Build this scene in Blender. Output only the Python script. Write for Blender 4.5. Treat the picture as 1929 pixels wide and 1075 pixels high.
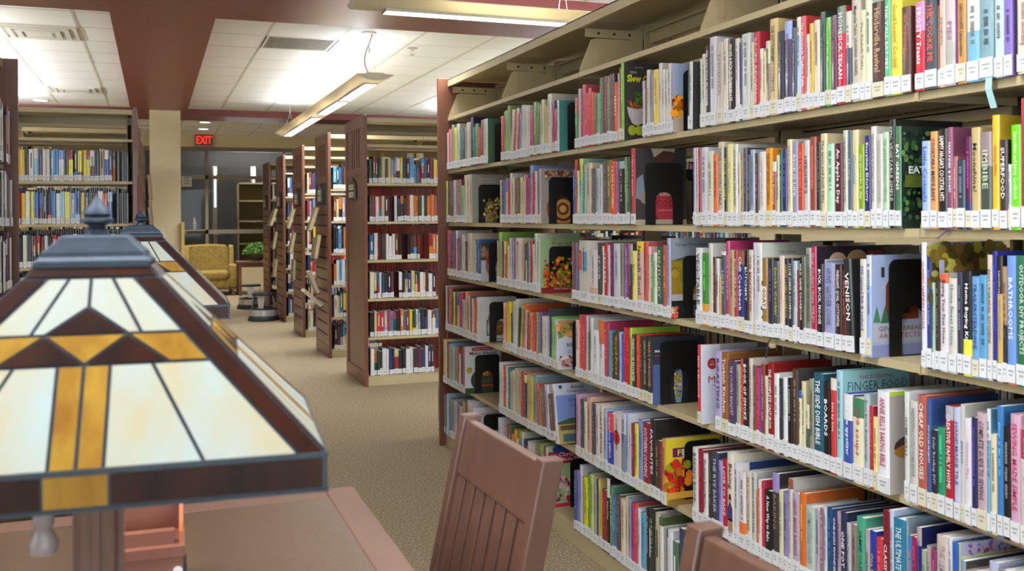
import bpy, math, random, re
from mathutils import Vector, Matrix
for o in list(bpy.data.objects): bpy.data.objects.remove(o)
scene = bpy.context.scene
COL = scene.collection
R = random.Random(7)

# ------------------------------------------------------------------ camera, world, exposure
CAM_H = 1.322
cam_d = bpy.data.cameras.new('camera'); cam = bpy.data.objects.new('camera', cam_d); COL.objects.link(cam)
cam_d.sensor_width = 36; cam_d.sensor_fit = 'HORIZONTAL'
cam_d.lens = 1805.6 / 1929 * 36
cam_d.shift_y = -129.6 / 1929; cam_d.shift_x = 0.8 / 1929
cam_d.clip_start = 0.05
cam.matrix_world = Matrix.Translation((0, 0, CAM_H)) @ Matrix.Rotation(-math.radians(20.454), 4, 'Z') @ Matrix.Rotation(math.pi/2, 4, 'X') @ Matrix.Rotation(-math.radians(0.364), 4, 'Z')
cam_d.dof.use_dof = True; cam_d.dof.focus_distance = 3.6; cam_d.dof.aperture_fstop = 6.5
scene.camera = cam
w = bpy.data.worlds.new('world'); scene.world = w; w.use_nodes = True
w.node_tree.nodes['Background'].inputs[0].default_value = (0.75, 0.85, 1, 1); w.node_tree.nodes['Background'].inputs[1].default_value = 0.05
scene.view_settings.view_transform = 'Standard'; scene.view_settings.look = 'None'
scene.view_settings.exposure = EXPO = 0.2; scene.view_settings.gamma = 1
scene.view_settings.use_curve_mapping = False
LIGHT = 1.0
DAY = 200.0     # watts of daylight through the big windows behind and left of the camera
if True:
    for nm, loc, rot, sx, sy, e in (('daylight_back', (1.0, -3.93, 1.55), (math.pi/2, 0, 0), 6.0, 1.9, 1.0), ('daylight_left', (-6.93, .5, 1.55), (math.pi/2, 0, -math.pi/2), 6.0, 1.9, .9)):
        l = bpy.data.lights.new(nm, 'AREA'); l.shape = 'RECTANGLE'; l.size, l.size_y = sx, sy; l.energy = DAY*e; l.color = (.80, .90, 1.0)
        o = bpy.data.objects.new(nm, l); COL.objects.link(o); o.location = loc; o.rotation_euler = rot
LAMP_DIAL = 1.0      # one dial for every ceiling lamp
DOWN, UP = 20.0, 13.0     # watts per metre of pendant, down and up

# ------------------------------------------------------------------ helpers
def lin(h):
    if isinstance(h, str):
        h = h.lstrip('#'); c = [int(h[i:i+2], 16)/255 for i in (0, 2, 4)]
    else: c = h
    return tuple(x/12.92 if x <= .04045 else ((x+.055)/1.055)**2.4 for x in c)
MATS = {}
def mat(name, col=None, rough=.5, metal=0, noise=0, nscale=8, bump=0, bscale=60, coat=0, emit=None, estr=0, stretch=(1,1,1), col2=None, spec=.5, attr=False, trans=0, alpha=1):
    if name in MATS: return MATS[name]
    m = bpy.data.materials.new(name); m.use_nodes = True; MATS[name] = m
    nt = m.node_tree; b = nt.nodes['Principled BSDF']; L = nt.links
    b.inputs['Roughness'].default_value = rough; b.inputs['Metallic'].default_value = metal
    b.inputs['Coat Weight'].default_value = coat; b.inputs['Specular IOR Level'].default_value = spec
    b.inputs['Transmission Weight'].default_value = trans
    b.inputs['Alpha'].default_value = alpha
    if attr:
        a = nt.nodes.new('ShaderNodeAttribute'); a.attribute_name = 'Col'; src = a.outputs['Color']
    else:
        c = lin(col); rgb = nt.nodes.new('ShaderNodeRGB'); rgb.outputs[0].default_value = (*c, 1); src = rgb.outputs[0]
    tc = nt.nodes.new('ShaderNodeTexCoord'); mp = nt.nodes.new('ShaderNodeMapping'); mp.inputs['Scale'].default_value = stretch
    L.new(tc.outputs['Object'], mp.inputs['Vector'])
    if noise:
        n = nt.nodes.new('ShaderNodeTexNoise'); n.inputs['Scale'].default_value = nscale; n.inputs['Detail'].default_value = 6
        L.new(mp.outputs[0], n.inputs['Vector'])
        mx = nt.nodes.new('ShaderNodeMix'); mx.data_type = 'RGBA'
        mr = nt.nodes.new('ShaderNodeMapRange'); mr.inputs[1].default_value = .3; mr.inputs[2].default_value = .7
        L.new(n.outputs['Fac'], mr.inputs[0])
        if col2 is not None:
            L.new(mr.outputs[0], mx.inputs[0]); mx.inputs[7].default_value = (*lin(col2), 1)
        else:
            mx.blend_type = 'MULTIPLY'
            ml = nt.nodes.new('ShaderNodeMath'); ml.operation = 'MULTIPLY'; ml.inputs[1].default_value = noise
            L.new(mr.outputs[0], ml.inputs[0]); L.new(ml.outputs[0], mx.inputs[0]); mx.inputs[7].default_value = (.25, .22, .2, 1)
        L.new(src, mx.inputs[6]); src = mx.outputs[2]
    L.new(src, b.inputs['Base Color'])
    if bump:
        n2 = nt.nodes.new('ShaderNodeTexNoise'); n2.inputs['Scale'].default_value = bscale; n2.inputs['Detail'].default_value = 3
        L.new(mp.outputs[0], n2.inputs['Vector'])
        bp = nt.nodes.new('ShaderNodeBump'); bp.inputs['Strength'].default_value = bump; bp.inputs['Distance'].default_value = .01
        L.new(n2.outputs['Fac'], bp.inputs['Height']); L.new(bp.outputs[0], b.inputs['Normal'])
    if emit is not None:
        b.inputs['Emission Color'].default_value = (*lin(emit), 1); b.inputs['Emission Strength'].default_value = estr
    return m

class MB:
    """collects faces with a material index and a colour, builds one mesh object"""
    def __init__(s): s.v = []; s.f = []; s.mi = []; s.c = []; s.T = None
    def vert(s, p):
        if s.T is not None: p = s.T @ Vector(p)
        s.v.append(tuple(p)); return len(s.v)-1
    def face(s, pts, mi=0, c='ffffff'):
        s.f.append([s.vert(p) for p in pts]); s.mi.append(mi); s.c.append(c)
    def box(s, a, b, mi=0, c='ffffff', faces='xXyYzZ'):
        x0, x1 = sorted((a[0], b[0])); y0, y1 = sorted((a[1], b[1])); z0, z1 = sorted((a[2], b[2]))
        n = [s.vert(p) for p in ((x0,y0,z0),(x1,y0,z0),(x1,y1,z0),(x0,y1,z0),(x0,y0,z1),(x1,y0,z1),(x1,y1,z1),(x0,y1,z1))]
        d = {'x': (0,4,7,3), 'X': (1,2,6,5), 'y': (0,1,5,4), 'Y': (2,3,7,6), 'z': (0,3,2,1), 'Z': (4,5,6,7)}
        for k in faces:
            s.f.append([n[i] for i in d[k]]); s.mi.append(mi); s.c.append(c)
    def prism(s, poly, ax, t0, t1, mi=0, c='ffffff'):
        """poly: 2D points in the plane normal to axis ax ('x': (y,z), 'y': (x,z), 'z': (x,y)), counter-clockwise-agnostic"""
        def P(p, t): return {'x': (t, p[0], p[1]), 'y': (p[0], t, p[1]), 'z': (p[0], p[1], t)}[ax]
        n = len(poly); a = [s.vert(P(p, t0)) for p in poly]; b = [s.vert(P(p, t1)) for p in poly]
        s.f.append(a[::-1]); s.f.append(b); s.mi += [mi, mi]; s.c += [c, c]
        for i in range(n):
            j = (i+1) % n; s.f.append([a[i], a[j], b[j], b[i]]); s.mi.append(mi); s.c.append(c)
    def tube(s, pts, r, n=8, mi=0, c='ffffff', caps=True):
        rings = []
        for i, p in enumerate(pts):
            p = Vector(p); q = Vector(pts[min(i+1, len(pts)-1)]) - Vector(pts[max(i-1, 0)]); q.normalize()
            u = q.cross(Vector((0, 0, 1))); 
            if u.length < .01: u = Vector((1, 0, 0))
            u.normalize(); vv = q.cross(u); rr = r[i] if isinstance(r, (list, tuple)) else r
            rings.append([s.vert(p + u*math.cos(2*math.pi*k/n)*rr + vv*math.sin(2*math.pi*k/n)*rr) for k in range(n)])
        for a, b in zip(rings, rings[1:]):
            for k in range(n): s.f.append([a[k], a[(k+1) % n], b[(k+1) % n], b[k]]); s.mi.append(mi); s.c.append(c)
        if caps:
            s.f.append(rings[0][::-1]); s.f.append(rings[-1]); s.mi += [mi, mi]; s.c += [c, c]
    def lathe(s, prof, n=32, ctr=(0,0), mi=0, c='ffffff'):
        rings = [[s.vert((ctr[0]+math.cos(2*math.pi*k/n)*r, ctr[1]+math.sin(2*math.pi*k/n)*r, z)) for k in range(n)] for r, z in prof]
        for a, b in zip(rings, rings[1:]):
            for k in range(n): s.f.append([a[k], a[(k+1) % n], b[(k+1) % n], b[k]]); s.mi.append(mi); s.c.append(c)
        s.f.append(rings[0][::-1]); s.f.append(rings[-1]); s.mi += [mi, mi]; s.c += [c, c]
    def mesh(s, name, mats, smooth=False, recalc=True):
        me = bpy.data.meshes.new(name); me.from_pydata(s.v, [], s.f)
        if not isinstance(mats, (list, tuple)): mats = [mats]
        for m in mats: me.materials.append(m)
        me.polygons.foreach_set('material_index', s.mi)
        if any(m.node_tree.nodes.get('Attribute') for m in mats):
            at = me.color_attributes.new('Col', 'FLOAT_COLOR', 'CORNER'); data = []
            cache = {}
            for f, c in zip(s.f, s.c):
                if c not in cache: cache[c] = (*lin(c), 1)
                data += list(cache[c])*len(f)
            at.data.foreach_set('color', data)
        if recalc and len(s.f) < 20000:
            import bmesh
            bm = bmesh.new(); bm.from_mesh(me); bmesh.ops.recalc_face_normals(bm, faces=bm.faces); bm.to_mesh(me); bm.free()
        if smooth:
            me.polygons.foreach_set('use_smooth', [True]*len(me.polygons)); me.set_sharp_from_angle(angle=math.radians(35))
        me.update(); return me
    def build(s, name, mats, parent=None, smooth=False, bevel=0, loc=None, recalc=True):
        o = bpy.data.objects.new(name, s.mesh(name, mats, smooth, recalc)); COL.objects.link(o)
        if parent: o.parent = parent
        if loc: o.location = loc
        if bevel:
            b = o.modifiers.new('bevel', 'BEVEL'); b.width = bevel; b.segments = 2; b.limit_method = 'ANGLE'
        return o
def box_obj(name, a, b, m, parent=None, bevel=0):
    mb = MB(); mb.box(a, b); return mb.build(name, m, parent, bevel=bevel)
def tag(o, label=None, cat=None, group=None, kind=None):
    if label: o['label'] = label
    if cat: o['category'] = cat
    if group: o['group'] = group
    if kind: o['kind'] = kind
    return o
def thing(name, label, cat, loc=(0,0,0), rot=0, group=None, kind=None):
    o = bpy.data.objects.new(name, None); COL.objects.link(o); o.location = loc; o.rotation_euler = (0, 0, rot)
    o.empty_display_size = .1
    return tag(o, label, cat, group, kind)
TXT = {}
def text_polys(s, bold=0.0):
    """tessellated glyph outline of a string as (verts, faces, width, height) in unit size"""
    k = (s, bold)
    if k in TXT: return TXT[k]
    cu = bpy.data.curves.new('t', 'FONT'); cu.body = s; cu.size = 1; cu.resolution_u = 1; cu.offset = bold
    ob = bpy.data.objects.new('t', cu); COL.objects.link(ob)
    bpy.context.view_layer.update()
    me = bpy.data.meshes.new_from_object(ob)
    vs = [tuple(v.co) for v in me.vertices]; fs = [tuple(p.vertices) for p in me.polygons]
    bpy.data.objects.remove(ob); bpy.data.curves.remove(cu); bpy.data.meshes.remove(me)
    if not vs: vs = [(0,0,0)]
    x0 = min(v[0] for v in vs); x1 = max(v[0] for v in vs); y0 = min(v[1] for v in vs); y1 = max(v[1] for v in vs)
    vs = [(v[0]-(x0+x1)/2, v[1]-(y0+y1)/2) for v in vs]
    TXT[k] = (vs, fs, max(x1-x0, .01), max(y1-y0, .01)); return TXT[k]
def put_text(mb, s, ctr, right, up, w=None, h=None, mi=0, c='000000', bold=0.0, stretch=1.25):
    """adds the string to mb, centred at ctr, fitted in w x h"""
    vs, fs, tw, th = text_polys(s, bold)
    sy = h/th if h else w/tw
    sx = sy
    if w and tw*sx > w: sx = w/tw
    if w and tw*sx < w: sx = min(sx*stretch, w/tw)
    if sx < sy*.45: sy = sx/.45
    ctr, right, up = Vector(ctr), Vector(right), Vector(up)
    base = len(mb.v)
    for x, y in vs: mb.vert(ctr + right*x*sx + up*y*sy)
    for f in fs: mb.f.append([base+i for i in f]); mb.mi.append(mi); mb.c.append(c)

# ------------------------------------------------------------------ materials
M_tan   = mat('beige_shelf_steel', 'b3a47e', .42, noise=.12, nscale=3, bump=.03, bscale=400)
M_tan2  = mat('shelf_upright_steel', 'a89a76', .45, noise=.12, nscale=3)
M_slot  = mat('dark_slot', '2a261f', .8)
M_wood  = mat('cherry_stained_wood', '6f4531', .38, noise=.45, nscale=5, stretch=(6,6,.5), bump=.05, bscale=40, coat=.15)
M_woodT = mat('table_edge_wood', '6a4f41', .45, noise=.3, nscale=4, stretch=(3,1,1), spec=.3)
M_chair = mat('chair_wood', '5e4034', .3, noise=.3, nscale=6, stretch=(5,5,.6), bump=.03, bscale=60, coat=.45)
M_red   = mat('maroon_soffit_paint', '7c3a36', .38, noise=.08, nscale=3)
M_wall  = mat('cream_wall_paint', 'd6c8a2', .7, noise=.06, nscale=4, bump=.05, bscale=300)
M_tile  = mat('white_ceiling_tile', 'eceef0', .9, noise=.06, nscale=250, bump=.25, bscale=300)
M_tee   = mat('ceiling_grid', 'c6c3ba', .6)
M_white = mat('white_painted_metal', 'd8d6d0', .45)
M_book  = mat('book_cover', attr=True, rough=.27, noise=.10, nscale=30, coat=.25, col='ffffff')
M_page  = mat('book_pages', 'ece8e0', .85, noise=.5, nscale=5, stretch=(1, 220, 1))
M_label = mat('paper_label', attr=True, rough=.6, col='ffffff')
M_ink   = mat('printed_ink', attr=True, rough=.4, col='ffffff')
M_black = mat('black_steel', '0c0c0d', .5, bump=.05, bscale=500)
M_wire  = mat('white_wire', 'cfcac6', .35)
M_glow  = mat('lamp_diffuser', 'ffffff', .5, emit='fbfaff', estr=3.2)
M_pend  = mat('pendant_metal', 'c6bda6', .4, metal=.1)
M_frame = mat('storefront_frame', '7d7260', .5)
M_chrome = mat('brushed_silver', 'b8b4b0', .35, metal=.45)
M_rubber = mat('black_rubber', '1c1d1f', .6)

# ------------------------------------------------------------------ room shell
XL, XR, YB, YF, ZC = -7.0, 8.0, -4.0, 18.2, 2.84
M_carpet = mat('brown_speckled_carpet', '8d7656', .95, noise=.0, bump=.5, bscale=140)
def carpet():
    nt = M_carpet.node_tree; L = nt.links; b = nt.nodes['Principled BSDF']
    tc = nt.nodes['Texture Coordinate']
    a = nt.nodes.new('ShaderNodeTexNoise'); a.inputs['Scale'].default_value = 95; a.inputs['Detail'].default_value = 2
    c = nt.nodes.new('ShaderNodeTexNoise'); c.inputs['Scale'].default_value = 1.3
    r = nt.nodes.new('ShaderNodeValToRGB'); e = r.color_ramp.elements
    e[0].position = .33; e[0].color = (*lin('655a48'), 1); e[1].position = .66; e[1].color = (*lin('aa9a7e'), 1)
    n = e.new(.5); n.color = (*lin('88775c'), 1)
    mx = nt.nodes.new('ShaderNodeMix'); mx.data_type = 'RGBA'; mx.inputs[0].default_value = .25
    r2 = nt.nodes.new('ShaderNodeValToRGB'); r2.color_ramp.elements[0].color = (*lin('7a6a4e'), 1); r2.color_ramp.elements[1].color = (*lin('a48a62'), 1)
    L.new(tc.outputs['Object'], a.inputs['Vector']); L.new(tc.outputs['Object'], c.inputs['Vector'])
    L.new(a.outputs['Fac'], r.inputs[0]); L.new(c.outputs['Fac'], r2.inputs[0])
    L.new(r.outputs[0], mx.inputs[6]); L.new(r2.outputs[0], mx.inputs[7]); L.new(mx.outputs[2], b.inputs['Base Color'])
carpet()
def struct(name, a, b, m, parent=None):
    o = box_obj(name, a, b, m, parent)
    if parent is None: o['kind'] = 'structure'
    return o
struct('floor', (XL, YB, -.1), (XR, YF+6, 0), M_carpet)
ceil = struct('ceiling', (XL, YB, ZC+.02), (XR, YF, ZC+.1), M_tile)
struct('wall_left', (XL-.1, YB, 0), (XL, YF, ZC+.02), M_wall)
struct('wall_right', (XR, YB, 0), (XR+.1, YF, ZC+.02), M_wall)
struct('wall_back', (XL, YB-.1, 0), (XR, YB, ZC+.02), M_wall)
# far wall with the storefront glazing
wf = struct('wall_front', (XL, YF, 2.62), (XR, YF+.15, ZC+.02), M_wall)
box_obj('wall_panel', (XL, YF, 0), (-.9, YF+.15, 2.62), M_wall, wf)
box_obj('wall_panel', (XL, YF, 0), (XL+.01, YF+.15, .5), M_wall, wf)
box_obj('wall_panel', (-.9, YF, 0), (XR, YF+.15, .42), M_wall, wf)
# soffit beams
BZ = 2.75
struct('trim_1', (-.28, YB, BZ), (.42, 6.18, ZC+.02), M_red)
struct('trim_2', (XL, 6.18, BZ), (XR, 7.15, ZC+.02), M_red)
struct('trim_3', (-.28, 7.15, BZ), (.42, 14.0, ZC+.02), M_red)
struct('trim_4', (XL, 14.0, BZ), (XR, 14.7, ZC+.02), M_red)
# column under the soffit
struct('trim_5', (-.05, 13.42, 0), (.335, 13.9, BZ), M_wall)
# ceiling tiles: each one a piece, sharing one mesh
T = .6096
tm = MB(); tm.box((.004, .004, 0), (T-.004, T-.004, .016)); tile_me = tm.mesh('ceiling_tile', M_tile)
def tiles(xs, ys, xlim, ylim, skip=()):
    g = MB()
    for i in xs:
        for j in ys:
            x0, y0 = xlim[0]+i*T, ylim[0]+j*T
            cx0, cx1 = max(x0, xlim[1]), min(x0+T, xlim[2]); cy0, cy1 = max(y0, ylim[1]), min(y0+T, ylim[2])
            if cx1-cx0 < .02 or cy1-cy0 < .02: continue
            if (i, j) not in skip:
                o = bpy.data.objects.new('ceiling_tile', tile_me); COL.objects.link(o); o.parent = ceil
                sx, sy = (cx1-cx0)/T, (cy1-cy0)/T
                o.location = (cx0, cy0, ZC+.001 + R.uniform(0, .002)); o.scale = (sx, sy, 1)
    for i in range(min(xs), max(xs)+2):
        x = xlim[0]+i*T
        if xlim[1] < x < xlim[2]: g.box((x-.011, ylim[1], ZC), (x+.011, ylim[2], ZC+.02))
    for j in range(min(ys), max(ys)+2):
        y = ylim[0]+j*T
        if ylim[1] < y < ylim[2]: g.box((xlim[1], y-.004, ZC+.0005), (xlim[2], y+.004, ZC+.02))
    g.build('ceiling_grid', M_tee, ceil)
# coffer left of the long beam, coffer right of it, near coffer, far lower bay
tiles(range(-4, 2), range(-1, 11), (-1.165, -2.6, -.28), (7.68, 7.15, 14.0), skip={(0, 1), (0, 7)})
tiles(range(-1, 6), range(-2, 10), (.885, .42, 4.2), (8.19, 7.15, 14.0), skip={(0, 0)})
tiles(range(0, 8), range(0, 3), (.42, .42, 4.6), (4.35, 4.3, 6.18))
tiles(range(0, 5), range(0, 6), (.42, -.28, 3.0), (14.7, 14.7, 18.2))
# air vents and return grille
# windows behind and left of the camera, the source of the cool daylight
for nm, pr_ in (('window_2', lambda a, z: (a, -3.97, z)), ('window_3', lambda a, z: (-6.97, a, z))):
    wn = thing(nm, None, None, (0, 0, 0), kind='structure'); c0 = 1.0 if nm == 'window_2' else .5
    for a0, z0, a1, z1 in [(-3.1, .52, 3.1, .6), (-3.1, 2.5, 3.1, 2.58)] + [(k*1.55-.03-3.1, .6, k*1.55+.03-3.1, 2.5) for k in range(5)]:
        p, q = pr_(c0+a0, z0), pr_(c0+a1, z1); d = (0, .09, 0) if nm == 'window_2' else (.09, 0, 0)
        box_obj('window_frame', p, (q[0]+d[0], q[1]+d[1], q[2]), mat('storefront_frame', '7d7260', .5), wn)
def vent(x, y, label):
    t = thing('ceiling_vent', label, 'vent', (x, y, ZC))
    m = MB()
    m.box((.0, 0, .002), (T, T, .02)); m.build('vent_plate', M_white, t)
    for k, (r0, r1, zz) in enumerate(((.29, .255, -.012), (.23, .19, -.02), (.165, .12, -.026))):
        m = MB(); c = T/2
        for s in (-1, 1):
            m.prism([(c-r0, c+s*r0), (c+r0, c+s*r0), (c+r1, c+s*r1), (c-r1, c+s*r1)], 'z', .002, zz)
            m.prism([(c+s*r0, c-r0), (c+s*r0, c+r0), (c+s*r1, c+r1), (c+s*r1, c-r1)], 'z', .002, zz)
        m.build('diffuser_ring', M_white, t)
    m = MB(); m.box((T/2-.1, T/2-.1, -.024), (T/2+.1, T/2+.1, -.01)); m.build('center_plate', M_white, t)
    return t
vent(-1.165, 8.29, 'square white air diffuser in the ceiling nearer the camera, left of the maroon beam')
vent(-1.165, 11.95, 'square white air diffuser in the ceiling farther back, above the left stacks')
t = thing('return_grille', 'flat grey slotted air return in the ceiling, right of the maroon beam', 'vent', (.885, 8.19, ZC))
m = MB(); m.box((0, 0, 0), (T, .03, .02)); m.box((0, T-.03, 0), (T, T, .02)); m.box((0, .03, 0), (.03, T-.03, .02)); m.box((T-.03, .03, 0), (T, T-.03, .02)); m.build('grille_frame', M_white, t)
m = MB(); m.box((.03, .03, .012), (T-.03, T-.03, .02)); m.build('grille_back', mat('grille_dark', '5d5b57', .8), t)
m = MB()
for k in range(36): m.box((.035+k*.0152, .03, 0), (.042+k*.0152, T-.03, .012))
tag(m.build('grille_slat', mat('grille_grey', '9c9a94', .6), t), kind='stuff')
# sprinkler
t = thing('sprinkler', 'small chrome fire sprinkler hanging from the ceiling tiles', 'sprinkler', (2.18, 8.36, ZC))
m = MB(); m.lathe([(.045, 0), (.045, -.006), (.02, -.01)], 20); m.build('sprinkler_rosette', M_chrome, t)
m = MB(); m.lathe([(.009, -.01), (.009, -.03)], 10); m.tube([(-.014, 0, -.03), (-.016, 0, -.05), (0, 0, -.062)], .003, 6); m.tube([(.014, 0, -.03), (.016, 0, -.05), (0, 0, -.062)], .003, 6); m.lathe([(.022, -.062), (.022, -.066)], 12); m.build('sprinkler_head', M_chrome, t)
# recessed downlights
def downlight(x, y, label, z=ZC, p=9):
    t = thing('recessed_downlight', label, 'ceiling light', (x, y, z))
    m = MB(); m.lathe([(.105, .0), (.105, -.006), (.085, -.008), (.085, 0)], 24); m.build('trim_ring', M_white, t)
    m = MB(); m.lathe([(.082, -.002), (.082, -.004)], 24); m.build('bulb_lens', M_glow, t)
    l = bpy.data.lights.new('downlight_lamp', 'SPOT'); l.energy = p*LIGHT*26; l.spot_size = 1.9; l.spot_blend = .6; l.shadow_soft_size = .07; l.color = (1, .95, .88)
    o = bpy.data.objects.new('downlight_lamp', l); COL.objects.link(o); o.parent = t; o.location = (0, 0, -.02)
downlight(-1.342, 13.5, 'round recessed downlight above the left stacks, by the maroon trim')
downlight(.76, 15.8, 'nearer of two round recessed downlights above the exit sign')
downlight(.79, 17.0, 'farther of two round recessed downlights, just above the exit sign')

# ------------------------------------------------------------------ pendants
def pendant(name_label, x, y, L, ax, z=2.43, hang=(), cord=False, up=1.0, down=1.0):
    """a gull-wing pendant L metres long starting at (x, y), along axis ax"""
    rot = 0 if ax == 'y' else -math.pi/2
    t = thing('pendant_light', name_label, 'pendant light', (x, y, z), rot, 'linear pendant lights')
    prof = []
    for k in range(9):
        v = -.145+.29*k/8; prof.append((v, .045*(abs(v)/.145)**2 - .004))
    prof += [(.145, .047), (.075, .052), (.06, .06), (-.06, .06), (-.075, .052), (-.145, .047)]
    m = MB(); m.prism(prof, 'y', 0, L); m.build('lamp_body', M_pend, t, smooth=True)
    nu = max(1, round(L/2.75)); u = L/nu
    for k in range(nu):
        for s in (0, 1):
            a = k*u + .18 + s*(u-.36)/2 + s*.04; b = a + (u-.36)/2 - .06
            m = MB(); m.box((-.05, a, -.012), (.05, b, .0)); m.build('light_panel', M_glow, t)
            m = MB()
            m.box((-.054, a-.006, -.013), (.054, a, .002)); m.box((-.054, b, -.013), (.054, b+.006, .002))
            m.box((-.054, a, -.0135), (-.05, b, .002)); m.box((.05, a, -.0135), (.054, b, .002)); m.build('panel_rim', M_chrome, t)
    for kind, zz, e, rx in (('down', -.0145, DOWN, 0), ('up', .066, UP, math.pi)):
        l = bpy.data.lights.new('pendant_lamp_'+kind, 'AREA'); l.shape = 'RECTANGLE'; l.size = .096 if kind == 'down' else .12; l.size_y = L-.4
        l.energy = e*L*LIGHT*(up if kind == 'up' else down); l.color = (.91, .955, 1.0)
        if kind == 'down': l.spread = 2.6
        o = bpy.data.objects.new('pendant_lamp', l); COL.objects.link(o); o.parent = t; o.location = (0, L/2, zz); o.rotation_euler = (rx, 0, 0)
    H = ZC - z
    for q, yy in enumerate(hang):
        m = MB(); m.lathe([(.062, H), (.062, H-.008), (.05, H-.012)], 20, (0, yy)); m.build('ceiling_canopy', M_white, t)
        m = MB(); m.tube([(0, yy, H-.01), (0, yy, .27)], .0022, 6); m.tube([(0, yy, .30), (0, yy, .26)], .006, 6)
        m.tube([(0, yy, .265), (-.07, yy, .055)], .0016, 5); m.tube([(0, yy, .265), (.07, yy, .055)], .0016, 5); m.build('hanging_wire', M_chrome, t)
        if cord and q == 0:
            pts = []
            for k in range(13):
                f = k/12; pts.append((.03*(1-f) - .055*math.sin(math.pi*f)*(.4+f), yy + .02 - .05*f, (H-.01)*(1-f)+.06*f))
            m = MB(); m.tube(pts, .005, 8); m.build('power_cord', mat('grey_cord', '8b8882', .5), t, smooth=True)
            m = MB(); m.box((-.03, yy-.06, .058), (.03, yy, .075)); m.build('cord_clamp', M_chrome, t)
    return t
pendant('long tan gull-wing pendant light running away over the aisle', 1.665, 7.55, 5.6, 'y', z=2.42, hang=(.24, 2.69, 5.14), cord=True, up=.3, down=1.25)
pendant('tan gull-wing pendant light hanging crosswise near the top of the picture', 1.02, 5.2, 2.75, 'x', z=2.465, hang=(.25, 1.25, 2.45))
for lab, x, y, L, ax, uu, dd in (('pendant light over the left reading area, out of the picture', -4.6, 5.2, 2.75, 'x', 2, 1),
                         ('pendant light above the reading tables, out of the picture', -1.3, 1.3, 2.75, 'x', 2, .8),
                         ('pendant light above the far left reading area, out of the picture', -5.2, 1.3, 2.75, 'x', 2, 1),
                         ('pendant light behind the camera, out of the picture', -1.3, -2.2, 2.75, 'x', 1, 1),
                         ('pendant light over the left stacks, out of the picture', -2.0, 7.6, 5.5, 'y', 3.8, 1.3),
                         ('pendant light over the right stacks beyond the tall shelving', 4.3, 7.5, 5.6, 'y', 3, 1.2),
                         ('pendant light behind the cookbook shelving', 4.0, .8, 4.5, 'y', 2.5, 1)):
    pendant(lab, x, y, L, ax, hang=(.3, L-.3), up=uu, down=dd)

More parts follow.
